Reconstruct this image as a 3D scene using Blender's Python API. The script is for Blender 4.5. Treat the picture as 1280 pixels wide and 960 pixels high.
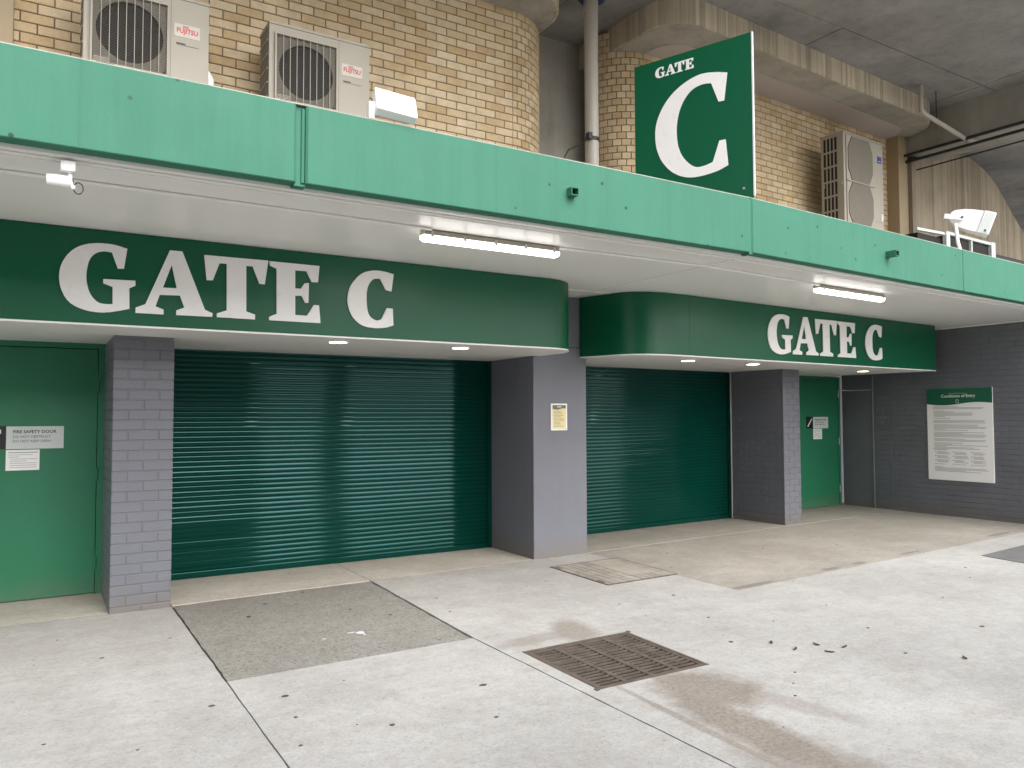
import bpy, bmesh, math, random
from mathutils import Vector, Matrix
from mathutils.geometry import tessellate_polygon
random.seed(7)
R_ = math.radians
scene = bpy.context.scene
for o in list(bpy.data.objects):
    bpy.data.objects.remove(o)

# ------------------------------------------------------------------ camera
CAM_H = 1.62
cam_data = bpy.data.cameras.new('camera')
cam_data.sensor_width = 36.0
cam_data.lens = 36.0 * 972.0 / 1280.0
cam_data.clip_start = 0.05
cam_data.clip_end = 2000
cam = bpy.data.objects.new('camera', cam_data)
scene.collection.objects.link(cam)
cam.matrix_world = (Matrix.Translation((0, 0, CAM_H)) @ Matrix.Rotation(R_(-31.5), 4, 'Z')
                    @ Matrix.Rotation(R_(90 + 2.38), 4, 'X') @ Matrix.Rotation(R_(-0.195), 4, 'Z'))
scene.camera = cam

# ------------------------------------------------------------------ sky, sun, exposure
SUN_EL, SUN_AZ = 42.0, 170.0          # azimuth measured from +Y towards +X
world = bpy.data.worlds.new('World')
scene.world = world
world.use_nodes = True
wn = world.node_tree
wn.nodes.clear()
w_out = wn.nodes.new('ShaderNodeOutputWorld')
w_bg = wn.nodes.new('ShaderNodeBackground')
w_sky = wn.nodes.new('ShaderNodeTexSky')
w_sky.sky_type = 'NISHITA'
w_sky.sun_disc = False
w_sky.sun_elevation = R_(SUN_EL)
w_sky.sun_rotation = R_(SUN_AZ)
w_sky.air_density = 1.0
w_sky.dust_density = 4.0
w_sky.ozone_density = 1.0
w_hs = wn.nodes.new('ShaderNodeHueSaturation')
w_hs.inputs['Saturation'].default_value = 0.22      # overcast: nearly colourless sky
wn.links.new(w_sky.outputs[0], w_hs.inputs['Color'])
wn.links.new(w_hs.outputs[0], w_bg.inputs[0])
w_bg.inputs[1].default_value = 0.15
wn.links.new(w_bg.outputs[0], w_out.inputs[0])
sun_d = bpy.data.lights.new('sun', 'SUN')
sun_d.energy = 0.6
sun_d.angle = R_(60)
sun_d.color = (1.0, 0.96, 0.9)
sun = bpy.data.objects.new('sun', sun_d)
scene.collection.objects.link(sun)
az, el = R_(SUN_AZ), R_(SUN_EL)
to_sun = Vector((math.sin(az) * math.cos(el), math.cos(az) * math.cos(el), math.sin(el)))
sun.rotation_euler = to_sun.to_track_quat('Z', 'Y').to_euler()
scene.view_settings.view_transform = 'Standard'
scene.view_settings.look = 'None'
scene.view_settings.gamma = 1.0
scene.view_settings.use_curve_mapping = False
scene.view_settings.exposure = 1.36
scene.render.resolution_x, scene.render.resolution_y = 1024, 768

# ------------------------------------------------------------------ material helpers
def new_mat(name):
    m = bpy.data.materials.new(name)
    m.use_nodes = True
    return m, m.node_tree, m.node_tree.nodes['Principled BSDF']

def nd(nt, t, **kw):
    n = nt.nodes.new(t)
    for k, v in kw.items():
        if k in n.inputs:
            n.inputs[k].default_value = v
        else:
            setattr(n, k, v)
    return n

def ramp(nt, src, stops):
    r = nt.nodes.new('ShaderNodeValToRGB')
    while len(r.color_ramp.elements) < len(stops):
        r.color_ramp.elements.new(0.5)
    for e, (p, c) in zip(r.color_ramp.elements, stops):
        e.position = p
        e.color = c if len(c) == 4 else (*c, 1)
    nt.links.new(src, r.inputs[0])
    return r.outputs[0]

def mixc(nt, fac, a, b, mode='MIX'):
    m = nt.nodes.new('ShaderNodeMix')
    m.data_type = 'RGBA'
    m.blend_type = mode
    for s, v in ((0, fac), (6, a), (7, b)):
        if hasattr(v, 'is_linked') or hasattr(v, 'links'):
            nt.links.new(v, m.inputs[s])
        else:
            m.inputs[s].default_value = v if s == 0 or len(v) == 4 else (*v, 1)
    return m.outputs[2]

def mathn(nt, op, a, b=None, c=None):
    m = nt.nodes.new('ShaderNodeMath')
    m.operation = op
    for i, v in enumerate((a, b, c)):
        if v is None:
            continue
        if hasattr(v, 'links'):
            nt.links.new(v, m.inputs[i])
        else:
            m.inputs[i].default_value = v
    return m.outputs[0]

def wpos(nt):
    return nt.nodes.new('ShaderNodeNewGeometry').outputs['Position']

def noise(nt, scale, detail=4, rough=0.6, vec=None):
    n = nd(nt, 'ShaderNodeTexNoise', Scale=scale, Detail=detail, Roughness=rough)
    nt.links.new(vec if vec is not None else wpos(nt), n.inputs['Vector'])
    return n.outputs[0]

def scaled(nt, sx, sy, sz):
    m = nt.nodes.new('ShaderNodeVectorMath')
    m.operation = 'MULTIPLY'
    nt.links.new(wpos(nt), m.inputs[0])
    m.inputs[1].default_value = (sx, sy, sz)
    return m.outputs[0]

def bump(nt, bsdf, h, strength=0.3, dist=0.005):
    b = nt.nodes.new('ShaderNodeBump')
    b.inputs['Strength'].default_value = strength
    b.inputs['Distance'].default_value = dist
    nt.links.new(h, b.inputs['Height'])
    nt.links.new(b.outputs[0], bsdf.inputs['Normal'])

def paint(name, col, rough=0.5, var=0.12, vscale=1.3, fine=60, bumps=0.08, spots=0, spec=0.5, metal=0.0, streak=0.0, rvar=0.12, tint=None, splash=0.0):
    """painted / coated surface: soft blotches, fine grain, optional pock marks and vertical streaks"""
    m, nt, b = new_mat(name)
    lo = tuple(c * (1 - var) for c in col)
    hi = tuple(min(1, c * (1 + var * 0.7)) for c in col)
    n1 = noise(nt, vscale, 6, 0.65)
    c = ramp(nt, n1, [(0.3, lo), (0.7, hi)])
    if streak:
        n2 = noise(nt, 1.0, 4, 0.7, scaled(nt, 9, 9, 0.6))
        f = mathn(nt, 'MULTIPLY', mathn(nt, 'SUBTRACT', n2, 0.45), streak * 4)
        nt.nodes[-1].use_clamp = True
        c = mixc(nt, f, c, tuple(x * 0.55 for x in col))
    if spots:
        v = nd(nt, 'ShaderNodeTexVoronoi', Scale=spots)
        nt.links.new(wpos(nt), v.inputs['Vector'])
        s = ramp(nt, v.outputs['Distance'], [(0.06, (1, 1, 1)), (0.085, (0, 0, 0))])
        k = ramp(nt, noise(nt, 2.3, 2), [(0.32, (0, 0, 0)), (0.45, (1, 1, 1))])
        s = mathn(nt, 'MULTIPLY', s, k)
        c = mixc(nt, s, c, tuple(x * 0.3 for x in col))
    if splash:
        # dirt splashed up from the paving and scuffs near the foot
        se = nt.nodes.new('ShaderNodeSeparateXYZ')
        nt.links.new(wpos(nt), se.inputs[0])
        foot = mathn(nt, 'SUBTRACT', mathn(nt, 'MULTIPLY', noise(nt, 5.0, 7, 0.75), 0.75), mathn(nt, 'MULTIPLY', se.outputs[2], 1.5))
        foot = mathn(nt, 'MULTIPLY', foot, 2.2)
        nt.nodes[-1].use_clamp = True
        scuff = ramp(nt, noise(nt, 1.0, 6, 0.75, scaled(nt, 7, 7, 3)), [(0.66, (0, 0, 0)), (0.72, (1, 1, 1))])
        c = mixc(nt, mathn(nt, 'MULTIPLY', foot, splash), c, (0.16, 0.14, 0.115))
        c = mixc(nt, mathn(nt, 'MULTIPLY', scuff, splash * 0.35), c, tuple(min(1, x * 1.35 + 0.02) for x in col))
    nt.links.new(c, b.inputs['Base Color'])
    nr = noise(nt, vscale * 3.1, 5, 0.7)
    rr = nd(nt, 'ShaderNodeMapRange')
    rr.inputs[3].default_value = max(0.03, rough - rvar)
    rr.inputs[4].default_value = min(1, rough + rvar)
    nt.links.new(nr, rr.inputs[0])
    nt.links.new(rr.outputs[0], b.inputs['Roughness'])
    b.inputs['Specular IOR Level'].default_value = spec
    b.inputs['Metallic'].default_value = metal
    if tint:
        b.inputs['Specular Tint'].default_value = (*tint, 1)
    if bumps:
        bump(nt, b, noise(nt, fine, 3, 0.6), bumps, 0.004)
    return m

def plain_emit(name, col, strength, base=(0.9, 0.9, 0.9)):
    m, nt, b = new_mat(name)
    b.inputs['Base Color'].default_value = (*base, 1)
    b.inputs['Emission Color'].default_value = (*col, 1)
    b.inputs['Emission Strength'].default_value = strength
    return m
# ------------------------------------------------------------------ materials
def concrete_floor(name, col, speck=0.35, speck_scale=75, var=0.16, stains=True, rough=0.85, random_tint=0.025, warm=(1.0, 0.93, 0.82)):
    m, nt, b = new_mat(name)
    n_big = noise(nt, 0.55, 7, 0.68)
    n_mid = noise(nt, 3.2, 6, 0.7)
    c = ramp(nt, n_big, [(0.28, tuple(x * (1 - var) for x in col)), (0.72, tuple(min(1, x * (1 + var)) for x in col))])
    dirt = ramp(nt, n_mid, [(0.46, (0, 0, 0)), (0.72, (1, 1, 1))])
    c = mixc(nt, mathn(nt, 'MULTIPLY', dirt, 0.45), c, tuple(x * w * 0.72 for x, w in zip(col, warm)))
    v = nd(nt, 'ShaderNodeTexVoronoi', Scale=speck_scale)
    nt.links.new(wpos(nt), v.inputs['Vector'])
    hsv = nt.nodes.new('ShaderNodeSeparateColor')
    nt.links.new(v.outputs['Color'], hsv.inputs[0])
    sp = ramp(nt, hsv.outputs[0], [(0.0, (0.45, 0.44, 0.42)), (0.22, (0.9, 0.9, 0.9)), (0.7, (1, 1, 1)), (1.0, (1.18, 1.17, 1.15))])
    c = mixc(nt, speck, c, mixc(nt, 1.0, c, sp, 'MULTIPLY'))
    # scuffs along the wheel and foot traffic
    n_sc = noise(nt, 1.0, 5, 0.75, scaled(nt, 1.1, 5.5, 1))
    sc = ramp(nt, n_sc, [(0.52, (0, 0, 0)), (0.75, (1, 1, 1))])
    c = mixc(nt, mathn(nt, 'MULTIPLY', sc, 0.32), c, tuple(x * 0.6 for x in col))
    # dark foot-worn gum dots, small
    v2 = nd(nt, 'ShaderNodeTexVoronoi', Scale=2.6)
    nt.links.new(wpos(nt), v2.inputs['Vector'])
    dots = ramp(nt, v2.outputs['Distance'], [(0.02, (1, 1, 1)), (0.04, (0, 0, 0))])
    c = mixc(nt, mathn(nt, 'MULTIPLY', dots, 0.25), c, tuple(x * 0.45 for x in col))
    # warm grime trodden out from the gates, heaviest against the building
    sy = nt.nodes.new('ShaderNodeSeparateXYZ')
    nt.links.new(wpos(nt), sy.inputs[0])
    near = mathn(nt, 'MULTIPLY', mathn(nt, 'SUBTRACT', sy.outputs[1], 4.2), 0.11)
    gr = mathn(nt, 'ADD', mathn(nt, 'SUBTRACT', noise(nt, 1.7, 9, 0.78), 0.56), near)
    gr = mathn(nt, 'MULTIPLY', gr, 1.9)
    nt.nodes[-1].use_clamp = True
    c = mixc(nt, mathn(nt, 'MULTIPLY', gr, 0.6), c, tuple(x * k for x, k in zip(col, (0.66, 0.60, 0.52))))
    fine = ramp(nt, noise(nt, 14, 6, 0.8), [(0.35, (0.88, 0.87, 0.85)), (0.62, (1.05, 1.05, 1.05))])
    c = mixc(nt, 0.8, c, mixc(nt, 1.0, c, fine, 'MULTIPLY'))
    if stains:
        # silt washed out of the drain: a fan below it and a lick above it
        sep = nt.nodes.new('ShaderNodeSeparateXYZ')
        nt.links.new(wpos(nt), sep.inputs[0])
        nz = mathn(nt, 'MULTIPLY', mathn(nt, 'SUBTRACT', noise(nt, 4.5, 8, 0.75), 0.5), 1.6)
        tot = None
        fan = ((3.42, 3.42, 0.30, 0.36, 0.2, 0.85), (3.18, 2.80, 0.17, 0.75, -0.08, 0.9), (3.50, 4.84, 0.17, 0.30, -0.25, 0.7),
                                    (3.1, 4.80, 0.35, 0.10, 0.1, 0.45), (3.10, 2.0, 0.3, 0.8, 0.0, 0.7), (2.98, 2.9, 0.03, 0.9, -0.03, 0.7), (3.62, 3.1, 0.10, 0.5, 0.3, 0.4))
        seep = ((5.9, 5.21, 0.34, 0.045, 0.06, 0.9), (7.2, 5.32, 0.16, 0.05, 0.06, 0.9), (7.75, 5.36, 0.13, 0.04, 0.06, 0.9), (8.85, 5.44, 0.22, 0.035, 0.06, 0.85), (11.2, 5.62, 0.35, 0.05, 0.06, 0.8))
        for cx, cy, rx, ry, rot, amp in (fan if stains == True else seep):
            dx = mathn(nt, 'SUBTRACT', sep.outputs[0], cx)
            dy = mathn(nt, 'SUBTRACT', sep.outputs[1], cy)
            ca, sa = math.cos(rot), math.sin(rot)
            ex = mathn(nt, 'DIVIDE', mathn(nt, 'ADD', mathn(nt, 'MULTIPLY', dx, ca), mathn(nt, 'MULTIPLY', dy, sa)), rx)
            ey = mathn(nt, 'DIVIDE', mathn(nt, 'SUBTRACT', mathn(nt, 'MULTIPLY', dy, ca), mathn(nt, 'MULTIPLY', dx, sa)), ry)
            d = mathn(nt, 'SQRT', mathn(nt, 'ADD', mathn(nt, 'MULTIPLY', ex, ex), mathn(nt, 'MULTIPLY', ey, ey)))
            s = mathn(nt, 'SUBTRACT', 1.25, mathn(nt, 'ADD', d, nz))
            s = mathn(nt, 'MULTIPLY', s, 1.8)
            nt.nodes[-1].use_clamp = True
            s = mathn(nt, 'MULTIPLY', s, amp)
            tot = s if tot is None else mathn(nt, 'MAXIMUM', tot, s)
        grit = ramp(nt, noise(nt, 40, 3, 0.7), [(0.3, (0.55, 0.55, 0.55)), (0.7, (1, 1, 1))])
        c = mixc(nt, mathn(nt, 'MULTIPLY', tot, grit), c, (0.165, 0.13, 0.098) if stains == True else (0.15, 0.138, 0.12))
    oi = nt.nodes.new('ShaderNodeObjectInfo')
    tint = ramp(nt, oi.outputs['Random'], [(0, (1 - random_tint,) * 3), (1, (1 + random_tint,) * 3)])
    c = mixc(nt, 1.0, c, tint, 'MULTIPLY')
    nt.links.new(c, b.inputs['Base Color'])
    b.inputs['Roughness'].default_value = rough
    b.inputs['Specular IOR Level'].default_value = 0.3
    h = mathn(nt, 'ADD', noise(nt, 90, 4, 0.7), mathn(nt, 'MULTIPLY', v.outputs['Distance'], speck))
    bump(nt, b, h, 0.35, 0.004)
    return m

def concrete_wall(name, col, board=0.0, var=0.25, dark=0.5):
    m, nt, b = new_mat(name)
    c = ramp(nt, noise(nt, 0.9, 8, 0.7), [(0.28, tuple(x * (1 - var) for x in col)), (0.72, tuple(x * (1 + var) for x in col))])
    st = ramp(nt, noise(nt, 1.0, 5, 0.7, scaled(nt, 5, 5, 0.35)), [(0.5, (0, 0, 0)), (0.75, (1, 1, 1))])
    c = mixc(nt, mathn(nt, 'MULTIPLY', st, dark), c, tuple(x * 0.45 for x in col))
    h = noise(nt, 35, 5, 0.7)
    if board:
        # grain left by the sawn boards of the shuttering: each board its own tone
        geo = scaled(nt, board, board, 0.0)
        v = nd(nt, 'ShaderNodeTexVoronoi', Scale=1.0)
        nt.links.new(geo, v.inputs['Vector'])
        se = nt.nodes.new('ShaderNodeSeparateColor')
        nt.links.new(v.outputs['Color'], se.inputs[0])
        tone = ramp(nt, se.outputs[0], [(0, (0.72, 0.71, 0.68)), (1, (1.15, 1.13, 1.08))])
        c = mixc(nt, 1.0, c, tone, 'MULTIPLY')
        g = noise(nt, 1.0, 4, 0.7, scaled(nt, 60, 60, 1.5))
        c = mixc(nt, 0.5, c, mixc(nt, 1.0, c, ramp(nt, g, [(0.3, (0.7, 0.7, 0.7)), (0.7, (1.2, 1.2, 1.2))]), 'MULTIPLY'))
        h = mathn(nt, 'ADD', mathn(nt, 'MULTIPLY', se.outputs[0], 1.2), g)
    v3 = nd(nt, 'ShaderNodeTexVoronoi', Scale=5.0)
    nt.links.new(wpos(nt), v3.inputs['Vector'])
    pit = ramp(nt, v3.outputs['Distance'], [(0.03, (1, 1, 1)), (0.07, (0, 0, 0))])
    c = mixc(nt, mathn(nt, 'MULTIPLY', pit, 0.6), c, tuple(x * 0.3 for x in col))
    nt.links.new(c, b.inputs['Base Color'])
    b.inputs['Roughness'].default_value = 0.9
    b.inputs['Specular IOR Level'].default_value = 0.25
    bump(nt, b, h, 0.35, 0.006)
    return m

def brick_mat(name, cols, var=0.15):
    m, nt, b = new_mat(name)
    oi = nt.nodes.new('ShaderNodeObjectInfo')
    ge = nt.nodes.new('ShaderNodeNewGeometry')
    r = mathn(nt, 'FRACT', mathn(nt, 'ADD', oi.outputs['Random'], ge.outputs['Random Per Island']))
    c = ramp(nt, r, [(i / (len(cols) - 1), k) for i, k in enumerate(cols)])
    sp = ramp(nt, noise(nt, 130, 4, 0.75), [(0.3, (0.82, 0.8, 0.77)), (0.6, (1.10, 1.10, 1.10))])
    c = mixc(nt, 0.75, c, mixc(nt, 1.0, c, sp, 'MULTIPLY'))
    bl = ramp(nt, noise(nt, 9, 4, 0.7), [(0.35, (0.92, 0.9, 0.87)), (0.65, (1.08, 1.08, 1.08))])
    c = mixc(nt, 0.8, c, mixc(nt, 1.0, c, bl, 'MULTIPLY'))
    soot = ramp(nt, noise(nt, 0.9, 7, 0.7, scaled(nt, 1, 1, 0.6)), [(0.36, (0.74, 0.71, 0.67)), (0.62, (1.04, 1.03, 1.02))])
    c = mixc(nt, 0.9, c, mixc(nt, 1.0, c, soot, 'MULTIPLY'))
    nt.links.new(c, b.inputs['Base Color'])
    b.inputs['Roughness'].default_value = 0.9
    b.inputs['Specular IOR Level'].default_value = 0.2
    bump(nt, b, noise(nt, 120, 4, 0.7), 0.4, 0.004)
    return m

M = {}
M['far_wall'] = paint('brown_brick_far', (0.10, 0.075, 0.055), 0.9, 0.2, 0.4, 20, 0.2)
M['mint'] = paint('mint_painted_concrete', (0.040, 0.166, 0.110), 0.65, 0.08, 0.9, 45, 0.25, spots=5.5, streak=0.2, spec=0.3)
M['sign_green'] = paint('dark_green_sheet', (0.004, 0.095, 0.042), 0.30, 0.03, 0.8, 30, 0.0, spec=0.3, rvar=0.03)
M['door_green'] = paint('green_door_enamel', (0.016, 0.158, 0.077), 0.42, 0.07, 1.0, 50, 0.05, splash=0.35)
M['shutter'] = paint('bottle_green_shutter', (0.0002, 0.034, 0.024), 0.08, 0.10, 1.2, 80, 0.004, rvar=0.03, spec=0.75, tint=(0.25, 0.5, 0.52))
M['grey'] = paint('grey_masonry_paint', (0.148, 0.153, 0.18), 0.5, 0.07, 1.5, 140, 0.25, streak=0.12, splash=0.8)
M['wall_brick'] = paint('charcoal_painted_brick', (0.15, 0.155, 0.175), 0.36, 0.10, 2.0, 160, 0.35, splash=0.7)
M['asphalt'] = paint('dark_asphalt', (0.045, 0.045, 0.047), 0.85, 0.2, 0.6, 120, 0.5)
M['grey_brick'] = paint('grey_painted_brick', (0.140, 0.145, 0.168), 0.42, 0.08, 2.0, 160, 0.35, splash=0.8)
M['soffit'] = paint('white_gloss_soffit', (0.86, 0.85, 0.82), 0.36, 0.02, 0.7, 3, 0.01, rvar=0.03)
M['white'] = paint('white_plastic', (0.8, 0.8, 0.79), 0.4, 0.03, 3, 80, 0.02)
M['letter'] = paint('white_letter_acrylic', (0.86, 0.85, 0.83), 0.3, 0.03, 2, 40, 0.0)
M['floor'] = concrete_floor('pale_concrete', (0.385, 0.38, 0.372), 0.28, 85, 0.2)
M['floor_tan'] = concrete_floor('tan_concrete', (0.48, 0.458, 0.415), 0.4, 80, 0.24, stains=False)
M['floor_right'] = concrete_floor('weathered_tan_concrete', (0.325, 0.308, 0.277), 0.35, 80, 0.26, stains='seep')
M['floor_agg'] = concrete_floor('worn_aggregate_concrete', (0.25, 0.242, 0.225), 0.8, 70, 0.15, stains=False)
M['floor_dark'] = concrete_floor('charcoal_paver', (0.15, 0.152, 0.16), 0.3, 80, 0.15, stains=False)
M['joint'] = concrete_floor('dirty_joint', (0.10, 0.09, 0.075), 0.5, 90, 0.3, stains=False)
M['ceiling'] = concrete_wall('grey_offform_concrete', (0.28, 0.275, 0.265), 0, 0.34, 0.4)
M['pier'] = concrete_wall('grey_pier_concrete', (0.36, 0.345, 0.305), 0, 0.25, 0.5)
M['board'] = concrete_wall('board_marked_concrete', (0.54, 0.48, 0.38), 15.0, 0.16, 0.3)
M['board_dark'] = concrete_wall('brown_board_marked_concrete', (0.33, 0.285, 0.22), 13.0, 0.2, 0.45)
M['mauve'] = paint('mauve_grey_panel', (0.44, 0.395, 0.375), 0.7, 0.05, 1, 60, 0.05)
M['brick'] = brick_mat('buff_brick', [(0.66, 0.535, 0.355), (0.58, 0.445, 0.27), (0.69, 0.58, 0.41), (0.63, 0.52, 0.365), (0.71, 0.605, 0.44), (0.54, 0.405, 0.24), (0.64, 0.525, 0.36)])
M['mortar'] = paint('brown_mortar', (0.20, 0.142, 0.088), 0.95, 0.25, 8, 150, 0.3)
M['tan'] = paint('tan_painted_steel', (0.36, 0.275, 0.165), 0.5, 0.06, 2, 60, 0.04)
M['ac'] = paint('beige_powder_coat', (0.335, 0.306, 0.25), 0.5, 0.05, 2.5, 120, 0.05)
M['ac_badge'] = paint('cream_badge', (0.45, 0.42, 0.36), 0.4, 0.03, 2.5, 120, 0)
M['ac_shadow'] = paint('shadowed_beige_coat', (0.19, 0.17, 0.135), 0.7, 0.05, 2, 90, 0.1)  # casing beige with shade mixed in, for shrouds, guards, fins and seams
M['wire'] = paint('brown_guard_wire', (0.07, 0.06, 0.047), 0.6, 0.1, 4, 60, 0)
M['dark'] = paint('dark_fan_well', (0.008, 0.007, 0.006), 0.7, 0.2, 6, 60, 0)
M['black'] = paint('black_rubber', (0.015, 0.015, 0.017), 0.5, 0.2, 6, 60, 0)
M['pvc'] = paint('grey_pvc', (0.43, 0.40, 0.35), 0.45, 0.08, 3, 60, 0.02, streak=0.1)
M['navy'] = paint('blue_pipe_sleeve', (0.02, 0.05, 0.13), 0.5, 0.2, 5, 60, 0)
M['steel'] = paint('galvanised_bracket', (0.45, 0.45, 0.44), 0.4, 0.15, 8, 90, 0.05, metal=0.6)
M['rust'] = paint('rusty_cast_iron', (0.105, 0.083, 0.068), 0.75, 0.5, 9, 70, 0.5)
M['pit'] = paint('near_black_pit', (0.012, 0.010, 0.008), 0.95, 0.5, 7, 50, 0.5)  # near-black lining of the drain pit
M['cover_tile'] = concrete_floor('cover_infill_concrete', (0.33, 0.312, 0.275), 0.4, 90, 0.25, stains=False, random_tint=0.14)
M['paper'] = paint('white_paper', (0.8, 0.8, 0.79), 0.5, 0.02, 4, 40, 0)
M['board_print'] = paint('poster_sheet', (0.92, 0.91, 0.88), 0.35, 0.02, 3, 40, 0)
M['poster_green'] = paint('poster_green_band', (0.012, 0.12, 0.065), 0.35, 0.03, 3, 40, 0)
M['print'] = paint('grey_print', (0.34, 0.34, 0.34), 0.6, 0.05, 3, 40, 0)
M['print_dark'] = paint('black_print', (0.05, 0.05, 0.05), 0.6, 0.05, 3, 40, 0)
M['plate'] = paint('silver_sign_plate', (0.58, 0.62, 0.61), 0.35, 0.03, 3, 40, 0)
M['plate_black'] = paint('black_sign_plate', (0.012, 0.012, 0.015), 0.4, 0.05, 3, 40, 0)
M['yellow'] = paint('pale_yellow_notice', (0.72, 0.62, 0.33), 0.5, 0.04, 6, 40, 0)
M['olive'] = paint('olive_notice_band', (0.13, 0.13, 0.10), 0.5, 0.05, 6, 40, 0)
M['red'] = paint('red_logo_print', (0.55, 0.02, 0.03), 0.5, 0.05, 3, 40, 0)
M['blue'] = paint('blue_badge', (0.02, 0.05, 0.28), 0.45, 0.05, 3, 40, 0)
M['gum'] = paint('trodden_gum', (0.06, 0.055, 0.05), 0.8, 0.3, 12, 60, 0.1)
M['leaf'] = paint('dry_leaf', (0.11, 0.055, 0.028), 0.7, 0.4, 30, 60, 0.1)
M['smear'] = paint('spilt_white_paint', (0.55, 0.57, 0.60), 0.6, 0.1, 12, 60, 0.1)
M['tube'] = plain_emit('lit_batten_diffuser', (1.0, 0.97, 0.92), 2.6)
M['lamp'] = plain_emit('lit_downlight_lens', (1.0, 0.86, 0.66), 10.0)
# ------------------------------------------------------------------ geometry helpers
class Frame:
    """a local plan frame: x along a wall, y into it"""
    def __init__(s, ox, oy, rot):
        s.o, s.r = (ox, oy), rot
    def w(s, x, y, z=0):
        c, n = math.cos(s.r), math.sin(s.r)
        return Vector((s.o[0] + x * c - y * n, s.o[1] + x * n + y * c, z))
FL = Frame(0, 0, 0)                              # gate frontage
FR = Frame(5.5, 0, R_(3.0))                      # right-hand frontage, turned 3 degrees
_w0 = FR.w(7.50, 8.56)
FW = Frame(_w0.x, _w0.y, R_(3.0 - 92.6))         # return wall, x runs towards the viewer
FB = Frame(5.427, 4.72, R_(111.2 - 180))         # projecting blade sign, x runs towards the street

class MB:
    def __init__(s):
        s.v, s.f = [], []
    def add(s, verts, faces):
        n = len(s.v)
        s.v += [tuple(p) for p in verts]
        s.f += [tuple(i + n for i in f) for f in faces]
        return s
    def box(s, x0, x1, y0, y1, z0, z1, bev=0.0):
        if bev <= 0:
            v = [(x, y, z) for z in (z0, z1) for y in (y0, y1) for x in (x0, x1)]
            return s.add(v, [(0, 2, 3, 1), (4, 5, 7, 6), (0, 1, 5, 4), (2, 6, 7, 3), (0, 4, 6, 2), (1, 3, 7, 5)])
        bm = bmesh.new()
        bmesh.ops.create_cube(bm, size=1)
        for q in bm.verts:
            q.co = ((x0 + x1) / 2 + q.co.x * (x1 - x0), (y0 + y1) / 2 + q.co.y * (y1 - y0), (z0 + z1) / 2 + q.co.z * (z1 - z0))
        bmesh.ops.bevel(bm, geom=bm.edges[:], offset=bev, segments=2, affect='EDGES', profile=0.6)
        return s.bm(bm)
    def bm(s, bm):
        bm.verts.index_update()
        s.add([q.co[:] for q in bm.verts], [[q.index for q in f.verts] for f in bm.faces])
        bm.free()
        return s
    def prism(s, poly, lo, hi, axis='z', holes=()):
        """extrude a polygon; axis z: poly is (x, y); axis y: poly is (x, z); axis x: poly is (y, z)"""
        loops = [list(poly)] + [list(h) for h in holes]
        P = {'z': lambda a, b, t: (a, b, t), 'y': lambda a, b, t: (a, t, b), 'x': lambda a, b, t: (t, a, b)}[axis]
        tris = tessellate_polygon([[Vector((a, b, 0)) for a, b in L] for L in loops])
        flat = [p for L in loops for p in L]
        n = len(flat)
        v = [P(a, b, lo) for a, b in flat] + [P(a, b, hi) for a, b in flat]
        f = [t for t in tris] + [tuple(i + n for i in reversed(t)) for t in tris]
        k = 0
        for L in loops:
            m = len(L)
            for i in range(m):
                j = (i + 1) % m
                f.append((k + i, k + j, k + j + n, k + i + n))
            k += m
        return s.add(v, f)
    def tube(s, pts, r, n=10, caps=True):
        pts = [Vector(p) for p in pts]
        rings = []
        up = Vector((0, 0, 1))
        for i, p in enumerate(pts):
            d = (pts[min(i + 1, len(pts) - 1)] - pts[max(i - 1, 0)]).normalized()
            a = d.cross(up if abs(d.z) < 0.95 else Vector((1, 0, 0))).normalized()
            b = d.cross(a)
            rr = r[i] if isinstance(r, (list, tuple)) else r
            rings.append([p + (a * math.cos(t) + b * math.sin(t)) * rr for t in [2 * math.pi * k / n for k in range(n)]])
        v = [q for R in rings for q in R]
        f = []
        for i in range(len(rings) - 1):
            for k in range(n):
                f.append((i * n + k, i * n + (k + 1) % n, (i + 1) * n + (k + 1) % n, (i + 1) * n + k))
        if caps:
            f += [tuple(range(n - 1, -1, -1)), tuple((len(rings) - 1) * n + k for k in range(n))]
        return s.add(v, f)
    def disc(s, c, rx, ry, t, n=14, axis='z', jit=0.0):
        a0 = random.random() * 6
        ring = [((c[0] + math.cos(2 * math.pi * k / n) * rx * (1 + random.uniform(-jit, jit))), (c[1] + math.sin(2 * math.pi * k / n) * ry * (1 + random.uniform(-jit, jit)))) for k in range(n)]
        return s.prism(ring, c[2], c[2] + t, axis)
    def mesh(s, name, mat, off=(0, 0, 0), smooth=False):
        me = bpy.data.meshes.new(name)
        me.from_pydata([(a - off[0], b - off[1], c - off[2]) for a, b, c in s.v], [], s.f)
        bm = bmesh.new()
        bm.from_mesh(me)
        bmesh.ops.recalc_face_normals(bm, faces=bm.faces[:])
        bm.to_mesh(me)
        bm.free()
        me.materials.append(mat)
        if smooth:
            me.shade_smooth()
            try:
                me.set_sharp_from_angle(angle=R_(38))
            except Exception:
                pass
        return me

def link(name, data, parent=None):
    o = bpy.data.objects.new(name, data)
    scene.collection.objects.link(o)
    if parent:
        o.parent = parent
    return o

def tag(o, label=None, cat=None, group=None, kind=None):
    for k, v in (('label', label), ('category', cat), ('group', group), ('kind', kind)):
        if v:
            o[k] = v
    return o

def thing(name, label, cat, fr, base, group=None):
    e = link(name, None)
    e.empty_display_size = 0.1
    e.location = fr.w(*base)
    e.rotation_euler = (0, 0, fr.r)
    e['base'] = base
    return tag(e, label, cat, group)

def part(name, mb, mat, root, smooth=False, sub=None, label=None, kind=None):
    """mesh in frame coordinates, parented to the thing (or to one of its parts)"""
    me = mb.mesh(name, M[mat] if isinstance(mat, str) else mat, tuple(root['base']), smooth)
    o = link(name, me, sub or root)
    return tag(o, label, None, None, kind)

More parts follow.
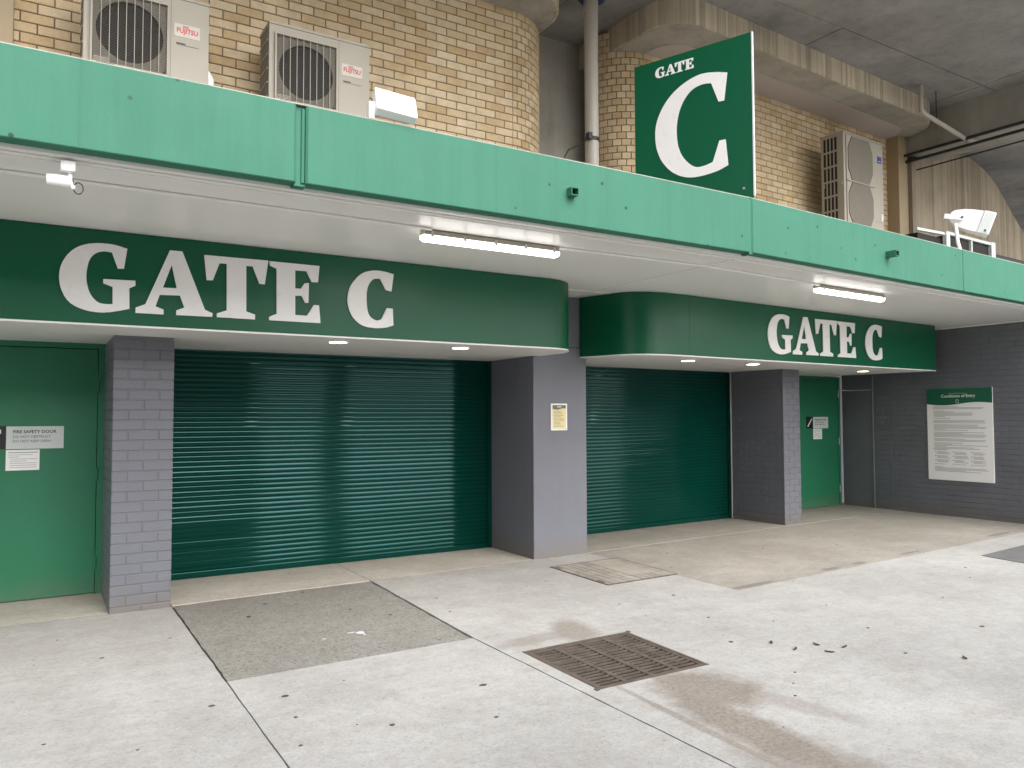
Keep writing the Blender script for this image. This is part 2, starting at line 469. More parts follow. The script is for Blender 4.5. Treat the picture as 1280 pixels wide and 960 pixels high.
def solo(name, mb, mat, label, cat, fr, base, group=None, kind=None, smooth=False):
    me = mb.mesh(name, M[mat] if isinstance(mat, str) else mat, base, smooth)
    o = link(name, me)
    o.location = fr.w(*base)
    o.rotation_euler = (0, 0, fr.r)
    return tag(o, label, cat, group, kind)

def text_mb(body, size, x, y, z, depth=0.001, align='LEFT', sx=1.0, bold=0.0):
    cu = bpy.data.curves.new('t', 'FONT')
    cu.body = body
    cu.size = size
    cu.align_x = align
    cu.extrude = depth
    cu.offset = bold
    cu.resolution_u = 3
    ob = bpy.data.objects.new('t', cu)
    scene.collection.objects.link(ob)
    dg = bpy.context.evaluated_depsgraph_get()
    me = bpy.data.meshes.new_from_object(ob.evaluated_get(dg))
    mb = MB()
    mb.add([(x + q.co.x * sx, y - q.co.z, z + q.co.y) for q in me.vertices], [tuple(p.vertices) for p in me.polygons])
    bpy.data.objects.remove(ob)
    bpy.data.curves.remove(cu)
    bpy.data.meshes.remove(me)
    return mb

def bx(*a, **k):
    return MB().box(*a, **k)

# ---- brickwork: a plan path of lines and arcs, courses of single bricks standing proud of the mortar
CAMV = Vector((0, 0, CAM_H))
_inv = cam.matrix_world.inverted()
def in_view(p):
    q = _inv @ p
    if q.z > -0.2:
        return False
    x, y = 640 + 972 * q.x / -q.z, 480 - 972 * q.y / -q.z
    return -20 < x < 1300 and -12 < y < 980

def path_pts(path, n=14):
    out = []
    for s in path:
        if s[0] == 'line':
            out += [s[1], s[2]]
        else:
            _, c, r, a0, a1 = s[:5]
            out += [(c[0] + r * math.cos(R_(a0 + (a1 - a0) * i / n)), c[1] + r * math.sin(R_(a0 + (a1 - a0) * i / n))) for i in range(n + 1)]
    res = [out[0]]
    for p in out[1:]:
        if (Vector(p) - Vector(res[-1])).length > 1e-4:
            res.append(p)
    return res

_brick_cache = {}
def brick_mesh(L, mat, h=0.076, d=0.055, bev=0.004):
    key = (round(L, 3), mat.name)
    if key not in _brick_cache:
        m = MB().box(-L / 2, L / 2, 0, d, -h / 2, h / 2)
        # soften the arrises of the face
        bm = bmesh.new()
        me = m.mesh('brick', mat)
        bm.from_mesh(me)
        ed = [e for e in bm.edges if all(abs(q.co.y) < 1e-6 for q in e.verts)]
        bmesh.ops.bevel(bm, geom=ed, offset=bev, segments=1, affect='EDGES')
        bm.to_mesh(me)
        bm.free()
        _brick_cache[key] = me
    return _brick_cache[key]

def brickwork(root, fr, path, z0, z1, mat, proud=0.008, maxparts=300, zparts=0.0, course=0.086, phase=0, keep=None):
    base = root['base']
    bricks = []
    nz = int((z1 - z0) / course + 0.999)
    for i in range(nz):
        zc = z0 + (i + 0.5) * course
        h = 0.076
        if zc + h / 2 > z1:
            break
        for s in path:
            if s[0] == 'line':
                a, b2 = Vector(s[1]), Vector(s[2])
                ins0, ins1 = (s[3], s[4]) if len(s) > 3 else (0, 0)
                L = (b2 - a).length
                t = (b2 - a) / L
                step, full = 0.24, 0.23
                q = ins0 - (0.12 if (i + phase) % 2 else 0.0)
                while q < L - ins1 - 0.02:
                    q0, q1 = max(q, ins0), min(q + full, L - ins1)
                    if q1 - q0 > 0.025:
                        m = a + t * ((q0 + q1) / 2)
                        nrm = Vector((t.y, -t.x))
                        bricks.append((m + nrm * proud, math.atan2(t.y, t.x), round(q1 - q0, 2) if abs((q1 - q0) - full) > 1e-3 else full, zc))
                    q += step
            else:
                _, c, r, a0, a1 = s[:5]
                sg = 1 if a1 > a0 else -1
                L = abs(R_(a1 - a0)) * r
                n = max(1, round(L / 0.121))
                cuts = list(range(n + 1)) if (i + phase) % 2 == 0 else [0] + [k + 0.5 for k in range(n)] + [n]
                for k0, k1 in zip(cuts, cuts[1:]):
                    an = R_(a0 + (a1 - a0) * (k0 + k1) / 2 / n)
                    m = Vector((c[0], c[1])) + Vector((math.cos(an), math.sin(an))) * (r + proud)
                    bricks.append((m, an + sg * math.pi / 2, round((k1 - k0) * L / n - 0.01, 3), zc))
    scored = []
    for b in bricks:
        p = fr.w(b[0].x, b[0].y, b[3])
        vis = b[3] >= zparts and in_view(p)
        scored.append(((0 if vis else 1), (p - CAMV).length, b))
    scored.sort(key=lambda k: (k[0], k[1]))
    rest = MB()
    for n, (inv, dist, (m, ang, L, zc)) in enumerate(scored):
        L = max(L, 0.03)
        if n < maxparts and not inv:
            o = link('brick', brick_mesh(L, M[mat]), root)
            o.location = (m.x - base[0], m.y - base[1], zc - base[2])
            o.rotation_euler = (random.uniform(-.004, .004), 0, ang)
        else:
            me = brick_mesh(L, M[mat])
            T = Matrix.Translation((m.x, m.y, zc)) @ Matrix.Rotation(ang, 4, 'Z')
            rest.add([(T @ q.co)[:] for q in me.vertices], [tuple(p.vertices) for p in me.polygons])
    if rest.v:
        part('brick_courses', rest, mat, root, kind='stuff')

def wall_core(path, z0, z1, thick=0.1, n=14):
    """mortar backing: closed band that follows the path, face on the path"""
    P = [Vector(p) for p in path_pts(path, n)]
    inn = []
    for i, p in enumerate(P):
        d0 = (P[i] - P[i - 1]).normalized() if i else None
        d1 = (P[i + 1] - P[i]).normalized() if i < len(P) - 1 else None
        if d0 is None: d0 = d1
        if d1 is None: d1 = d0
        n0, n1 = Vector((d0.y, -d0.x)), Vector((d1.y, -d1.x))
        nn = (n0 + n1).normalized()
        k = thick / max(0.35, nn.dot(n0))
        inn.append(p - nn * k)
    return MB().prism([tuple(p) for p in P] + [tuple(p) for p in reversed(inn)], z0, z1)
LETTERS = {'G':[[[0.573,2.902],[0.558,2.905],[0.537,2.911],[0.514,2.917],[0.491,2.921],[0.47,2.924],[0.449,2.925],[0.428,2.925],[0.407,2.925],[0.386,2.924],[0.366,2.922],[0.345,2.918],[0.324,2.914],[0.304,2.908],[0.283,2.9],[0.262,2.891],[0.244,2.88],[0.226,2.867],[0.209,2.852],[0.194,2.835],[0.18,2.818],[0.168,2.799],[0.158,2.78],[0.149,2.76],[0.142,2.74],[0.136,2.719],[0.132,2.698],[0.13,2.676],[0.129,2.655],[0.13,2.635],[0.132,2.614],[0.135,2.593],[0.14,2.573],[0.146,2.554],[0.153,2.536],[0.161,2.518],[0.17,2.502],[0.18,2.487],[0.192,2.474],[0.204,2.461],[0.219,2.45],[0.235,2.441],[0.253,2.432],[0.272,2.425],[0.292,2.418],[0.312,2.413],[0.332,2.409],[0.353,2.407],[0.374,2.405],[0.395,2.405],[0.417,2.405],[0.44,2.408],[0.465,2.411],[0.498,2.419],[0.535,2.428],[0.57,2.438],[0.594,2.445],[0.591,2.602],[0.633,2.625],[0.632,2.663],[0.415,2.657],[0.415,2.625],[0.478,2.602],[0.48,2.473],[0.471,2.472],[0.458,2.471],[0.444,2.469],[0.431,2.47],[0.419,2.471],[0.406,2.472],[0.393,2.475],[0.381,2.481],[0.37,2.489],[0.359,2.5],[0.348,2.512],[0.339,2.525],[0.331,2.539],[0.324,2.554],[0.318,2.571],[0.314,2.588],[0.31,2.606],[0.307,2.624],[0.305,2.643],[0.304,2.662],[0.304,2.683],[0.305,2.705],[0.308,2.727],[0.311,2.747],[0.315,2.766],[0.32,2.784],[0.327,2.801],[0.334,2.815],[0.343,2.827],[0.353,2.838],[0.364,2.846],[0.375,2.853],[0.387,2.859],[0.399,2.862],[0.412,2.865],[0.425,2.866],[0.437,2.866],[0.45,2.865],[0.462,2.863],[0.47,2.862],[0.511,2.744],[0.553,2.748]]],'A':[[[0.872,2.923],[0.962,2.924],[1.135,2.476],[1.194,2.45],[1.19,2.422],[0.923,2.419],[0.924,2.456],[0.982,2.482],[0.95,2.574],[0.804,2.569],[0.775,2.477],[0.832,2.456],[0.833,2.418],[0.636,2.417],[0.637,2.458],[0.704,2.489]],[[0.887,2.81],[0.925,2.63],[0.826,2.627]]],'T':[[[1.124,2.914],[1.627,2.919],[1.6,2.719],[1.556,2.72],[1.502,2.858],[1.45,2.859],[1.454,2.484],[1.524,2.462],[1.524,2.422],[1.226,2.422],[1.226,2.452],[1.301,2.482],[1.297,2.86],[1.242,2.859],[1.192,2.717],[1.145,2.714]]],'E':[[[1.637,2.916],[2.06,2.917],[2.048,2.775],[1.993,2.772],[1.947,2.861],[1.851,2.86],[1.852,2.707],[1.901,2.707],[1.933,2.756],[1.969,2.762],[1.966,2.592],[1.938,2.59],[1.908,2.647],[1.853,2.645],[1.854,2.481],[1.956,2.481],[2.014,2.576],[2.058,2.577],[2.072,2.424],[1.638,2.423],[1.638,2.452],[1.699,2.48],[1.696,2.858],[1.642,2.88]]],'C':[[[2.744,2.909],[2.727,2.912],[2.703,2.917],[2.676,2.922],[2.65,2.925],[2.626,2.927],[2.602,2.928],[2.578,2.928],[2.554,2.925],[2.53,2.921],[2.506,2.915],[2.482,2.908],[2.461,2.898],[2.441,2.887],[2.424,2.873],[2.407,2.858],[2.391,2.841],[2.375,2.822],[2.36,2.802],[2.346,2.781],[2.334,2.758],[2.325,2.734],[2.319,2.708],[2.314,2.681],[2.312,2.657],[2.312,2.634],[2.314,2.612],[2.318,2.591],[2.324,2.569],[2.332,2.547],[2.343,2.525],[2.355,2.503],[2.37,2.484],[2.387,2.467],[2.407,2.451],[2.428,2.437],[2.451,2.427],[2.476,2.419],[2.502,2.414],[2.53,2.412],[2.557,2.41],[2.584,2.41],[2.612,2.412],[2.639,2.415],[2.664,2.419],[2.687,2.424],[2.71,2.432],[2.73,2.439],[2.743,2.444],[2.736,2.596],[2.678,2.596],[2.628,2.493],[2.619,2.49],[2.607,2.485],[2.594,2.48],[2.58,2.479],[2.566,2.482],[2.552,2.488],[2.538,2.496],[2.526,2.505],[2.516,2.515],[2.509,2.527],[2.502,2.542],[2.497,2.559],[2.493,2.581],[2.49,2.607],[2.488,2.634],[2.487,2.659],[2.487,2.683],[2.487,2.706],[2.489,2.729],[2.492,2.749],[2.496,2.766],[2.501,2.781],[2.507,2.794],[2.515,2.807],[2.523,2.819],[2.533,2.831],[2.543,2.841],[2.555,2.849],[2.57,2.853],[2.587,2.855],[2.603,2.856],[2.614,2.856],[2.667,2.759],[2.723,2.75]]],'BC':[[[0.225,4.759],[0.247,4.766],[0.278,4.776],[0.314,4.787],[0.348,4.795],[0.38,4.802],[0.413,4.808],[0.447,4.812],[0.48,4.813],[0.514,4.81],[0.548,4.804],[0.582,4.796],[0.616,4.785],[0.652,4.771],[0.688,4.754],[0.723,4.734],[0.756,4.713],[0.786,4.69],[0.814,4.664],[0.839,4.637],[0.863,4.608],[0.885,4.576],[0.905,4.541],[0.923,4.506],[0.936,4.471],[0.946,4.439],[0.952,4.407],[0.956,4.375],[0.957,4.343],[0.957,4.31],[0.955,4.276],[0.951,4.241],[0.945,4.208],[0.935,4.174],[0.924,4.14],[0.91,4.108],[0.894,4.076],[0.874,4.044],[0.85,4.013],[0.826,3.984],[0.801,3.959],[0.776,3.937],[0.75,3.919],[0.724,3.903],[0.697,3.889],[0.67,3.877],[0.642,3.867],[0.614,3.86],[0.584,3.854],[0.551,3.851],[0.518,3.85],[0.483,3.85],[0.45,3.852],[0.416,3.855],[0.381,3.859],[0.348,3.864],[0.318,3.87],[0.291,3.878],[0.265,3.888],[0.243,3.896],[0.228,3.902],[0.25,4.144],[0.31,4.145],[0.376,3.959],[0.388,3.956],[0.406,3.951],[0.427,3.946],[0.448,3.942],[0.47,3.94],[0.493,3.938],[0.516,3.939],[0.537,3.943],[0.558,3.952],[0.578,3.965],[0.597,3.98],[0.616,3.998],[0.634,4.017],[0.652,4.039],[0.668,4.062],[0.683,4.087],[0.695,4.111],[0.705,4.137],[0.714,4.164],[0.721,4.192],[0.726,4.223],[0.73,4.257],[0.732,4.291],[0.733,4.325],[0.732,4.36],[0.729,4.394],[0.724,4.429],[0.717,4.463],[0.707,4.497],[0.695,4.53],[0.681,4.562],[0.665,4.591],[0.647,4.617],[0.627,4.641],[0.606,4.662],[0.584,4.679],[0.559,4.692],[0.534,4.702],[0.507,4.708],[0.482,4.712],[0.454,4.712],[0.426,4.709],[0.4,4.704],[0.382,4.701],[0.313,4.509],[0.259,4.506]]]}
# ================================================================== SETTING
ZC, ZS = 3.03, 2.31           # canopy soffit, sign-box soffit
CEIL, CAP = 6.5, 6.2          # underside of the stand, underside of the upper caps

g = solo('ground', MB().add([(-150, -150, -0.4), (150, -150, -0.4), (150, 150, -0.4), (-150, 150, -0.4)], [(0, 1, 2, 3)]), 'joint', None, None, FL, (0, 0, 0), kind='structure')

pave = link('pavement', None)
pave['kind'] = 'structure'
pave['base'] = (0, 0, 0)
part('joint_bed', MB().prism([(-30, -30), (40, -30), (40, 9.6), (-30, 9.6)], -0.12, -0.02, holes=[[(2.87, 3.71), (3.82, 3.71), (3.82, 4.60), (2.87, 4.60)]]), 'joint', pave)
def slab(poly, mat, gap=0.006, holes=(), dz=0.0, label=None):
    P = [Vector(p) for p in poly]
    c = sum(P, Vector((0, 0))) / len(P)
    n = len(P)
    area = sum(P[i].x * P[(i + 1) % n].y - P[(i + 1) % n].x * P[i].y for i in range(n))
    sg = 1 if area > 0 else -1
    Q = []
    for i in range(n):
        d0, d1 = (P[i] - P[i - 1]).normalized(), (P[(i + 1) % n] - P[i]).normalized()
        n0, n1 = Vector((-d0.y, d0.x)) * sg, Vector((-d1.y, d1.x)) * sg
        b = (n0 + n1).normalized()
        Q.append(P[i] + b * (gap / max(0.4, b.dot(n0))))
    # ragged broken arris: subdivide the edges and jitter them a little
    R = []
    for i in range(n):
        a, b = Q[i], Q[(i + 1) % n]
        k = max(1, min(60, int((b - a).length / 0.09)))
        d = (b - a).normalized()
        nr = Vector((-d.y, d.x))
        for j in range(k):
            R.append(tuple(a + (b - a) * j / k + nr * (random.gauss(0, gap * 0.28) if j else 0)))
    return part('paving_slab', MB().prism(R, -0.075, dz, holes=holes), mat, pave, label=label)

GR = [(2.885, 4.587), (3.815, 4.592), (3.775, 3.712), (2.875, 3.722)]          # drain opening
# threshold strip
slab([(-7, 7.26), (1.03, 7.31), (1.03, 8.95), (-7, 8.95)], 'floor_tan')
slab([(1.03, 7.31), (2.86, 7.36), (2.86, 8.95), (1.03, 8.95)], 'floor_tan', dz=0.002)
slab([(2.86, 7.36), (5.2, 7.44), (5.2, 8.95), (2.86, 8.95)], 'floor_tan')
slab([(5.2, 7.44), (5.62, 7.47), (13.8, 7.93), (13.8, 9.6), (5.2, 9.3)], 'floor_right', gap=0.004, dz=0.001)
# second row
slab([(-7, 5.06), (1.03, 5.05), (1.03, 7.31), (-7, 7.26)], 'floor', dz=0.001)
slab([(1.03, 5.05), (2.765, 5.07), (2.86, 7.36), (1.03, 7.31)], 'floor_agg', gap=0.013, dz=-0.004, label='rough grey slab of exposed aggregate with a white smear')
slab([(5.60, 5.13), (13.8, 5.66), (13.8, 7.93), (5.62, 7.47)], 'floor_right', gap=0.009, dz=-0.003)
# the large pale bay round the drain
slab([(2.83, -6), (14, -6), (13.8, 5.66), (5.60, 5.13), (5.62, 7.47), (5.2, 7.44), (2.86, 7.36), (2.765, 5.07)], 'floor', gap=0.006, holes=[GR], dz=0.0)
slab([(1.03, -6), (2.83, -6), (2.765, 5.07), (1.03, 5.05)], 'floor', gap=0.005)
slab([(-7, -6), (1.03, -6), (1.03, 5.05), (-7, 5.06)], 'floor', gap=0.004, dz=0.001)
# the paving goes on round about
for x0, x1, y0, y1 in ((-30, -7, -6, 9), (14, 40, -6, 9), (9.6, 40, -30, -6)):
    slab([(x0, y0), (x1, y0), (x1, y1), (x0, y1)], 'floor')
unseen_road = solo('unseen_road', MB().prism([(-60, -60), (9.6, -60), (9.6, -2.5), (-60, -2.5)], 0.003, 0.008), 'asphalt', None, None, FL, (0, 0, 0), kind='structure')  # unseen dark ground, added so the shutters mirror less brightness on the left

# inlaid charcoal strip by the return wall
inl = thing('paving_inlay', 'charcoal paver strip let into pale concrete before the notice board wall', 'paving', FL, (9.3, 4.6, 0))
part('paver', MB().prism([(9.30, 4.865), (10.15, 4.945), (10.0, 4.44), (9.21, 4.375)], 0.001, 0.006), 'floor_dark', inl)
part('paver', MB().prism([(10.155, 4.945), (13.3, 5.24), (13.2, 4.72), (10.005, 4.44)], 0.001, 0.005), 'floor_dark', inl)

# ---- underside of the grandstand and the concrete round the upper walls
def ceil_panel(x0, x1, y0, y1, dz):
    return bx(x0 + 0.006, x1 - 0.006, y0 + 0.006, y1 - 0.006, CEIL + dz, CEIL + 0.06)
ce = link('concrete_ceiling', None)
ce['kind'] = 'structure'
ce['base'] = (0, 0, 0)
part('slab', bx(-14, 24, 4.0, 14, CEIL + 0.03, CEIL + 0.5), 'ceiling', ce)
xs = [-14, -10, -6, -2.5, 0.2, 2.9, 5.25, 8.6, 11.9, 15.5, 19, 24]
ys = [4.0, 6.02, 9.0, 14]
for i in range(len(xs) - 1):
    for j in range(len(ys) - 1):
        part('formwork_panel', ceil_panel(xs[i], xs[i + 1], ys[j], ys[j + 1], random.uniform(0, 0.012)), 'ceiling', ce)

# unseen walls behind the frontage, added to block light (close the volumes from behind)
cw = link('light_block_core', None)
cw['kind'] = 'structure'
cw['base'] = (0, 0, 0)
part('light_block_wall', bx(-14, 5.2, 8.75, 9.0, -0.04, 3.0), 'grey', cw)
part('light_block_wall', MB().prism([tuple(FR.w(-0.9, 8.85)[:2]), tuple(FR.w(12, 8.85)[:2]), tuple(FR.w(12, 9.1)[:2]), tuple(FR.w(-0.9, 9.1)[:2])], -0.04, 3.0), 'grey', cw)

ob = thing('opposite_building', 'plain brown brick block standing across the forecourt', 'building', FL, (-14, -24, 0))
part('wall', bx(-60, 9.0, -34, -24, 0, 4.0), 'far_wall', ob)
part('parapet', bx(-60.2, 9.2, -34.2, -23.8, 4.0, 4.4), 'pier', ob)

# kiosk and column of the concourse behind the viewer, mirrored in the shutters
kk = thing('service_building', 'tall dark brown service building across the concourse', 'building', FL, (0.5, -6, 0))
part('wall', bx(-4.0, 5.3, -8.0, -5.0, 0.008, 5.0), 'far_wall', kk)
part('roof', bx(-4.2, 5.5, -8.2, -4.8, 5.0, 5.2), 'pier', kk)
part('hatch', bx(-2.0, 3.0, -5.03, -5.001, 1.0, 2.4), 'dark', kk)
cl = thing('concourse_column', 'round grey concrete column standing in the open concourse', 'column', FL, (6.88, -3.2, 0))
part('shaft', MB().tube([(6.88, -3.2, 0.008), (6.88, -3.2, 7.5)], 0.33, 28), 'pier', cl, smooth=True)
part('capital', MB().tube([(6.88, -3.2, 7.5), (6.88, -3.2, 7.9)], [0.34, 0.6], 28), 'pier', cl, smooth=True)

# ================================================================== UPPER WALLS
LW = 7.32
PL = [('line', (-4.0, LW), (4.50, LW)), ('arc', (4.50, LW + 0.66), 0.66, -90, 8)]
t = thing('brick_wall', 'buff brick upper wall with a rounded corner behind the two air conditioners', 'wall', FL, (0, LW, 3.45))
part('mortar', wall_core(PL, 3.45, CAP + 0.02, 0.2), 'mortar', t)
brickwork(t, FL, PL, 4.31, CAP + 0.1, 'brick', zparts=4.58)
RW = 7.27
PR = [('arc', (1.45, RW + 0.56), 0.56, 175, 270), ('line', (1.45, RW), (6.95, RW))]
t = thing('brick_wall', 'buff brick upper wall behind the projecting sign and the tall two-fan unit', 'wall', FR, (1.45, RW, 3.45))
part('mortar', wall_core(PR, 3.45, CEIL - 0.02, 0.2), 'mortar', t)
brickwork(t, FR, PR, 4.31, CEIL - 0.02, 'brick', zparts=4.55, phase=1)

# recess between the two brick volumes
solo('concrete_pier', MB().box(4.9, 6.6, 8.15, 8.5, 3.45, CEIL + 0.02, 0.01), 'pier', 'stained grey concrete pier in the recess behind the grey downpipe', 'pier', FL, (5.7, 8.15, 3.45))

def cap_outline(x0, x1, yf, yb, r0, r1, n=10):
    pts = []
    if r0:
        pts += [(x0, yb)] + [(x0 + r0 - r0 * math.cos(a), yf + r0 - r0 * math.sin(a)) for a in [math.pi / 2 * i / n for i in range(n + 1)]]
    else:
        pts += [(x0, yb), (x0, yf)]
    if r1:
        pts += [(x1 - r1 + r1 * math.sin(a), yf + r1 - r1 * math.cos(a)) for a in [math.pi / 2 * i / n for i in range(n + 1)]] + [(x1, yb)]
    else:
        pts += [(x1, yf), (x1, yb)]
    return pts

t = thing('overhanging_parapet', 'brown stained concrete cap over the rounded brick corner', 'beam', FL, (4.5, 7.0, CAP))
part('band', MB().prism(cap_outline(-6, 5.06, 6.82, 8.3, 0, 0.55), CAP, CEIL + 0.02), 'board', t, smooth=True)
part('rim', MB().prism(cap_outline(-6, 5.04, 6.84, 8.28, 0, 0.54), CAP - 0.006, CAP + 0.02), 'pier', t)
t = thing('overhanging_parapet', 'board-marked concrete band curving over the mauve ceiling strip above the blade sign', 'beam', FR, (3.5, 6.8, CAP))
part('band', MB().prism(cap_outline(0.98, 7.06, 6.40, 8.4, 0.46, 0.62), CAP, CEIL + 0.02), 'board', t, smooth=True)
part('rim', MB().prism(cap_outline(1.0, 7.04, 6.42, 8.38, 0.45, 0.6), CAP - 0.006, CAP + 0.02), 'pier', t)
part('ceiling_strip', MB().prism(cap_outline(1.36, 6.84, 6.82, 7.6, 0.34, 0.42), CAP - 0.012, CAP + 0.05), 'mauve', t)

# ---- tan posts at both ends
for x0, x1, y0, y1, fr, z1, lab in ((-0.75, -0.205, 7.18, 7.31, FL, CAP, 'tan painted steel post at the end of the brick wall beside the upper fan unit'),
                                (6.86, 7.14, 7.06, 7.5, FR, CAP, 'tan painted steel post between brick wall and concrete arch')):
    solo('steel_post', bx(x0, x1, y0, y1, 3.45, z1, bev=0.008), 'tan', lab, 'post', fr, ((x0 + x1) / 2, (y0 + y1) / 2, 3.45))

# ---- right-hand end under the stand: cross beam, arch wall, back wall
solo('concrete_back_wall', MB().box(6.6, 22, 9.4, 9.7, 3.0, CEIL + 0.02), 'ceiling', 'smooth dark grey concrete wall behind the arch', 'wall', FR, (10, 9.4, 3.0))
solo('concrete_beam', bx(7.12, 7.9, 4.02, 9.38, 5.95, CEIL + 0.02, bev=0.015), 'pier', 'grey concrete cross beam with rust stains carrying dark pipes', 'beam', FR, (7.5, 6, 5.93))
arch = [(7.15, 3.0), (7.15, 5.85), (7.8, 6.0), (8.48, 6.17), (8.85, 6.23), (9.2, 6.23), (9.43, 6.185), (9.66, 6.12), (9.9, 6.03), (10.12, 5.915), (10.32, 5.78), (10.52, 5.63), (10.9, 5.36), (11.22, 5.14), (11.6, 4.85), (12.0, 4.5), (12.6, 3.9), (13.3, 3.0)]
solo('concrete_arch', MB().prism(arch, 7.0, 7.4, 'y'), 'board_dark', 'board-marked brown concrete wall with a curved top behind the white loudspeaker', 'wall', FR, (8.5, 7.0, 3.0))

# ---- downpipe
t = thing('downpipe', 'grey plastic downpipe rising behind the canopy beside the projecting sign', 'pipe', FL, (5.45, 7.1, 3.45))
part('pipe', MB().tube([(5.45, 7.1, 3.45), (5.45, 7.1, CEIL - 0.16)], 0.080, 20), 'pvc', t, smooth=True)
part('collar', MB().tube([(5.45, 7.1, CEIL - 0.17), (5.45, 7.1, CEIL)], 0.086, 20), 'pvc', t, smooth=True)
part('sleeve', MB().prism([(5.30, 7.04), (5.36, 6.96), (5.52, 6.98), (5.60, 7.03), (5.58, 7.2), (5.46, 7.24), (5.33, 7.18)], CEIL - 0.035, CEIL + 0.01), 'navy', t, label='torn blue plastic sleeve round the top of the pipe')
part('strap', MB().tube([(5.45, 7.1, 4.80), (5.45, 7.1, 4.84)], 0.090, 20), 'black', t, smooth=True)
part('strap_bolt', bx(5.32, 5.37, 6.98, 7.05, 4.78, 4.86, bev=0.006), 'black', t)
solo('cable', MB().tube([(5.34, 7.02, 4.81), (5.15, 6.9, 4.66), (4.9, 6.8, 4.52), (4.75, 6.75, 4.3)], 0.008, 6), 'black', 'thin black cable running down from the downpipe strap', 'cable', FL, (5.1, 6.9, 4.6))

# ---- white waste pipe, hanger rod and dark service pipes at the beam
t = thing('waste_pipe', 'thin pale plastic pipe dropping from the ceiling and slanting to the beam', 'pipe', FR, (5.93, 6.19, 6.0))
part('pipe', MB().tube([(5.93, 6.19, CEIL), (5.93, 6.19, 6.17), (5.95, 6.19, 6.12), (6.02, 6.185, 6.09), (7.12, 6.11, 5.90)], 0.034, 12), 'pvc', t, smooth=True)
part('socket', MB().tube([(7.10, 6.11, 5.902), (7.30, 6.06, 5.885)], 0.042, 12), 'pvc', t, smooth=True)
solo('hanger_rod', MB().tube([(6.33, 6.17, CEIL), (6.33, 6.17, 6.03)], 0.007, 6), 'black', 'thin black hanger rod holding the pale waste pipe', 'rod', FR, (6.33, 6.17, 6.05))
for dz, x, lab in ((5.90, 7.05, 'upper dark service pipe running along the concrete cross beam'), (5.80, 7.09, 'lower dark service pipe running under the concrete cross beam')):
    solo('service_pipe', MB().tube([(x, 7.3, dz), (x, 7.0, dz), (x + 0.02, 4.05, dz + 0.01)], 0.024, 10), 'black', lab, 'pipe', FR, (x, 6, dz), group='dark pipes under the beam', smooth=True)
solo('conduit', MB().tube([(7.2, 6.95, 5.66), (7.2, 5.0, 5.68), (7.2, 4.05, 5.7)], 0.012, 8), 'black', 'thin dark conduit below the two service pipes', 'conduit', FR, (7.2, 6, 5.6))

# ================================================================== CANOPY
BEND = Vector((5.354, 4.69))
YL = 4.69
def fr_front(x):           # canopy front line in plan: straight, then turned 3.4 degrees
    return YL if x <= BEND.x else BEND.y + (x - BEND.x) * math.tan(R_(3.4))
canopy = thing('entrance_canopy', 'long mint green concrete canopy over both gates with a white underside', 'canopy', FL, (BEND.x, BEND.y, ZC))
ZT, ZB = 3.543, 3.058
def fascia_panel(x0, x1, e0=0.002, e1=0.002, name='fascia_panel'):
    a0 = 0.0 if x1 <= BEND.x + 0.01 else math.tan(R_(3.4))
    f = lambda x: YL if a0 == 0 else BEND.y + (x - BEND.x) * a0
    prof = [(0.098, ZB - 0.004), (0.004, ZB - 0.002), (0.0, ZB + 0.003), (0.0, ZT - 0.006), (0.006, ZT), (0.15, ZT), (0.15, ZB - 0.004)]
    v = []
    nx = max(2, int((x1 - x0) / 0.4))
    for k in range(nx + 1):
        x = x0 + (x1 - x0) * k / nx
        e = e0 if k == 0 else e1 if k == nx else 0.0      # rounded arris at the joints
        for dy, z in prof:
            v.append((x, f(x) + dy + (e if dy < 0.01 else 0), z + (random.gauss(0, 0.0016) if dy < 0.01 and z > 3.5 else 0)))
        if k in (0,):
            for dy, z in prof:
                v.append((x + 0.014, f(x) + dy, z))
        if k == nx - 1:
            xx = x1 - 0.014
            for dy, z in prof:
                v.append((xx, f(xx) + dy, z))
    n = len(prof)
    rows = len(v) // n
    fs = []
    for r in range(rows - 1):
        for i in range(n):
            fs.append((r * n + i, r * n + (i + 1) % n, (r + 1) * n + (i + 1) % n, (r + 1) * n + i))
    fs += [tuple(range(n)), tuple((rows - 1) * n + i for i in range(n))]
    return part(name, MB().add(v, fs), 'mint', canopy)
for x0, x1, e0, e1 in ((-8.0, -3.4, .002, .002), (-3.394, 0.1695, .002, .001), (0.1700, 1.333, .001, .012), (1.392, 2.7495, .012, .001), (2.7500, 5.345, .001, .01), (5.368, 9.174, .01, .004), (9.183, 12.4, .004, .004), (12.41, 17, .004, .002)):
    fascia_panel(x0, x1, e0, e1)
part('joint_filler', bx(1.325, 1.40, YL + 0.028, YL + 0.13, ZC + 0.01, ZT - 0.008), 'mint', canopy)
part('joint_filler', bx(5.335, 5.38, YL + 0.012, YL + 0.13, ZC + 0.012, ZT - 0.006), 'mint', canopy)
part('sealant_bead', MB().tube([(1.378, YL + 0.026, ZC + 0.03), (1.379, YL + 0.025, ZT - 0.02)], 0.012, 8), 'mint', canopy, smooth=True)
def fpoly(x0, x1, d0, d1):
    xs_ = [x0] + ([BEND.x] if x0 < BEND.x < x1 else []) + [x1]
    return [(x, fr_front(x) + d0) for x in xs_] + [(x, fr_front(x) + d1) for x in reversed(xs_)]
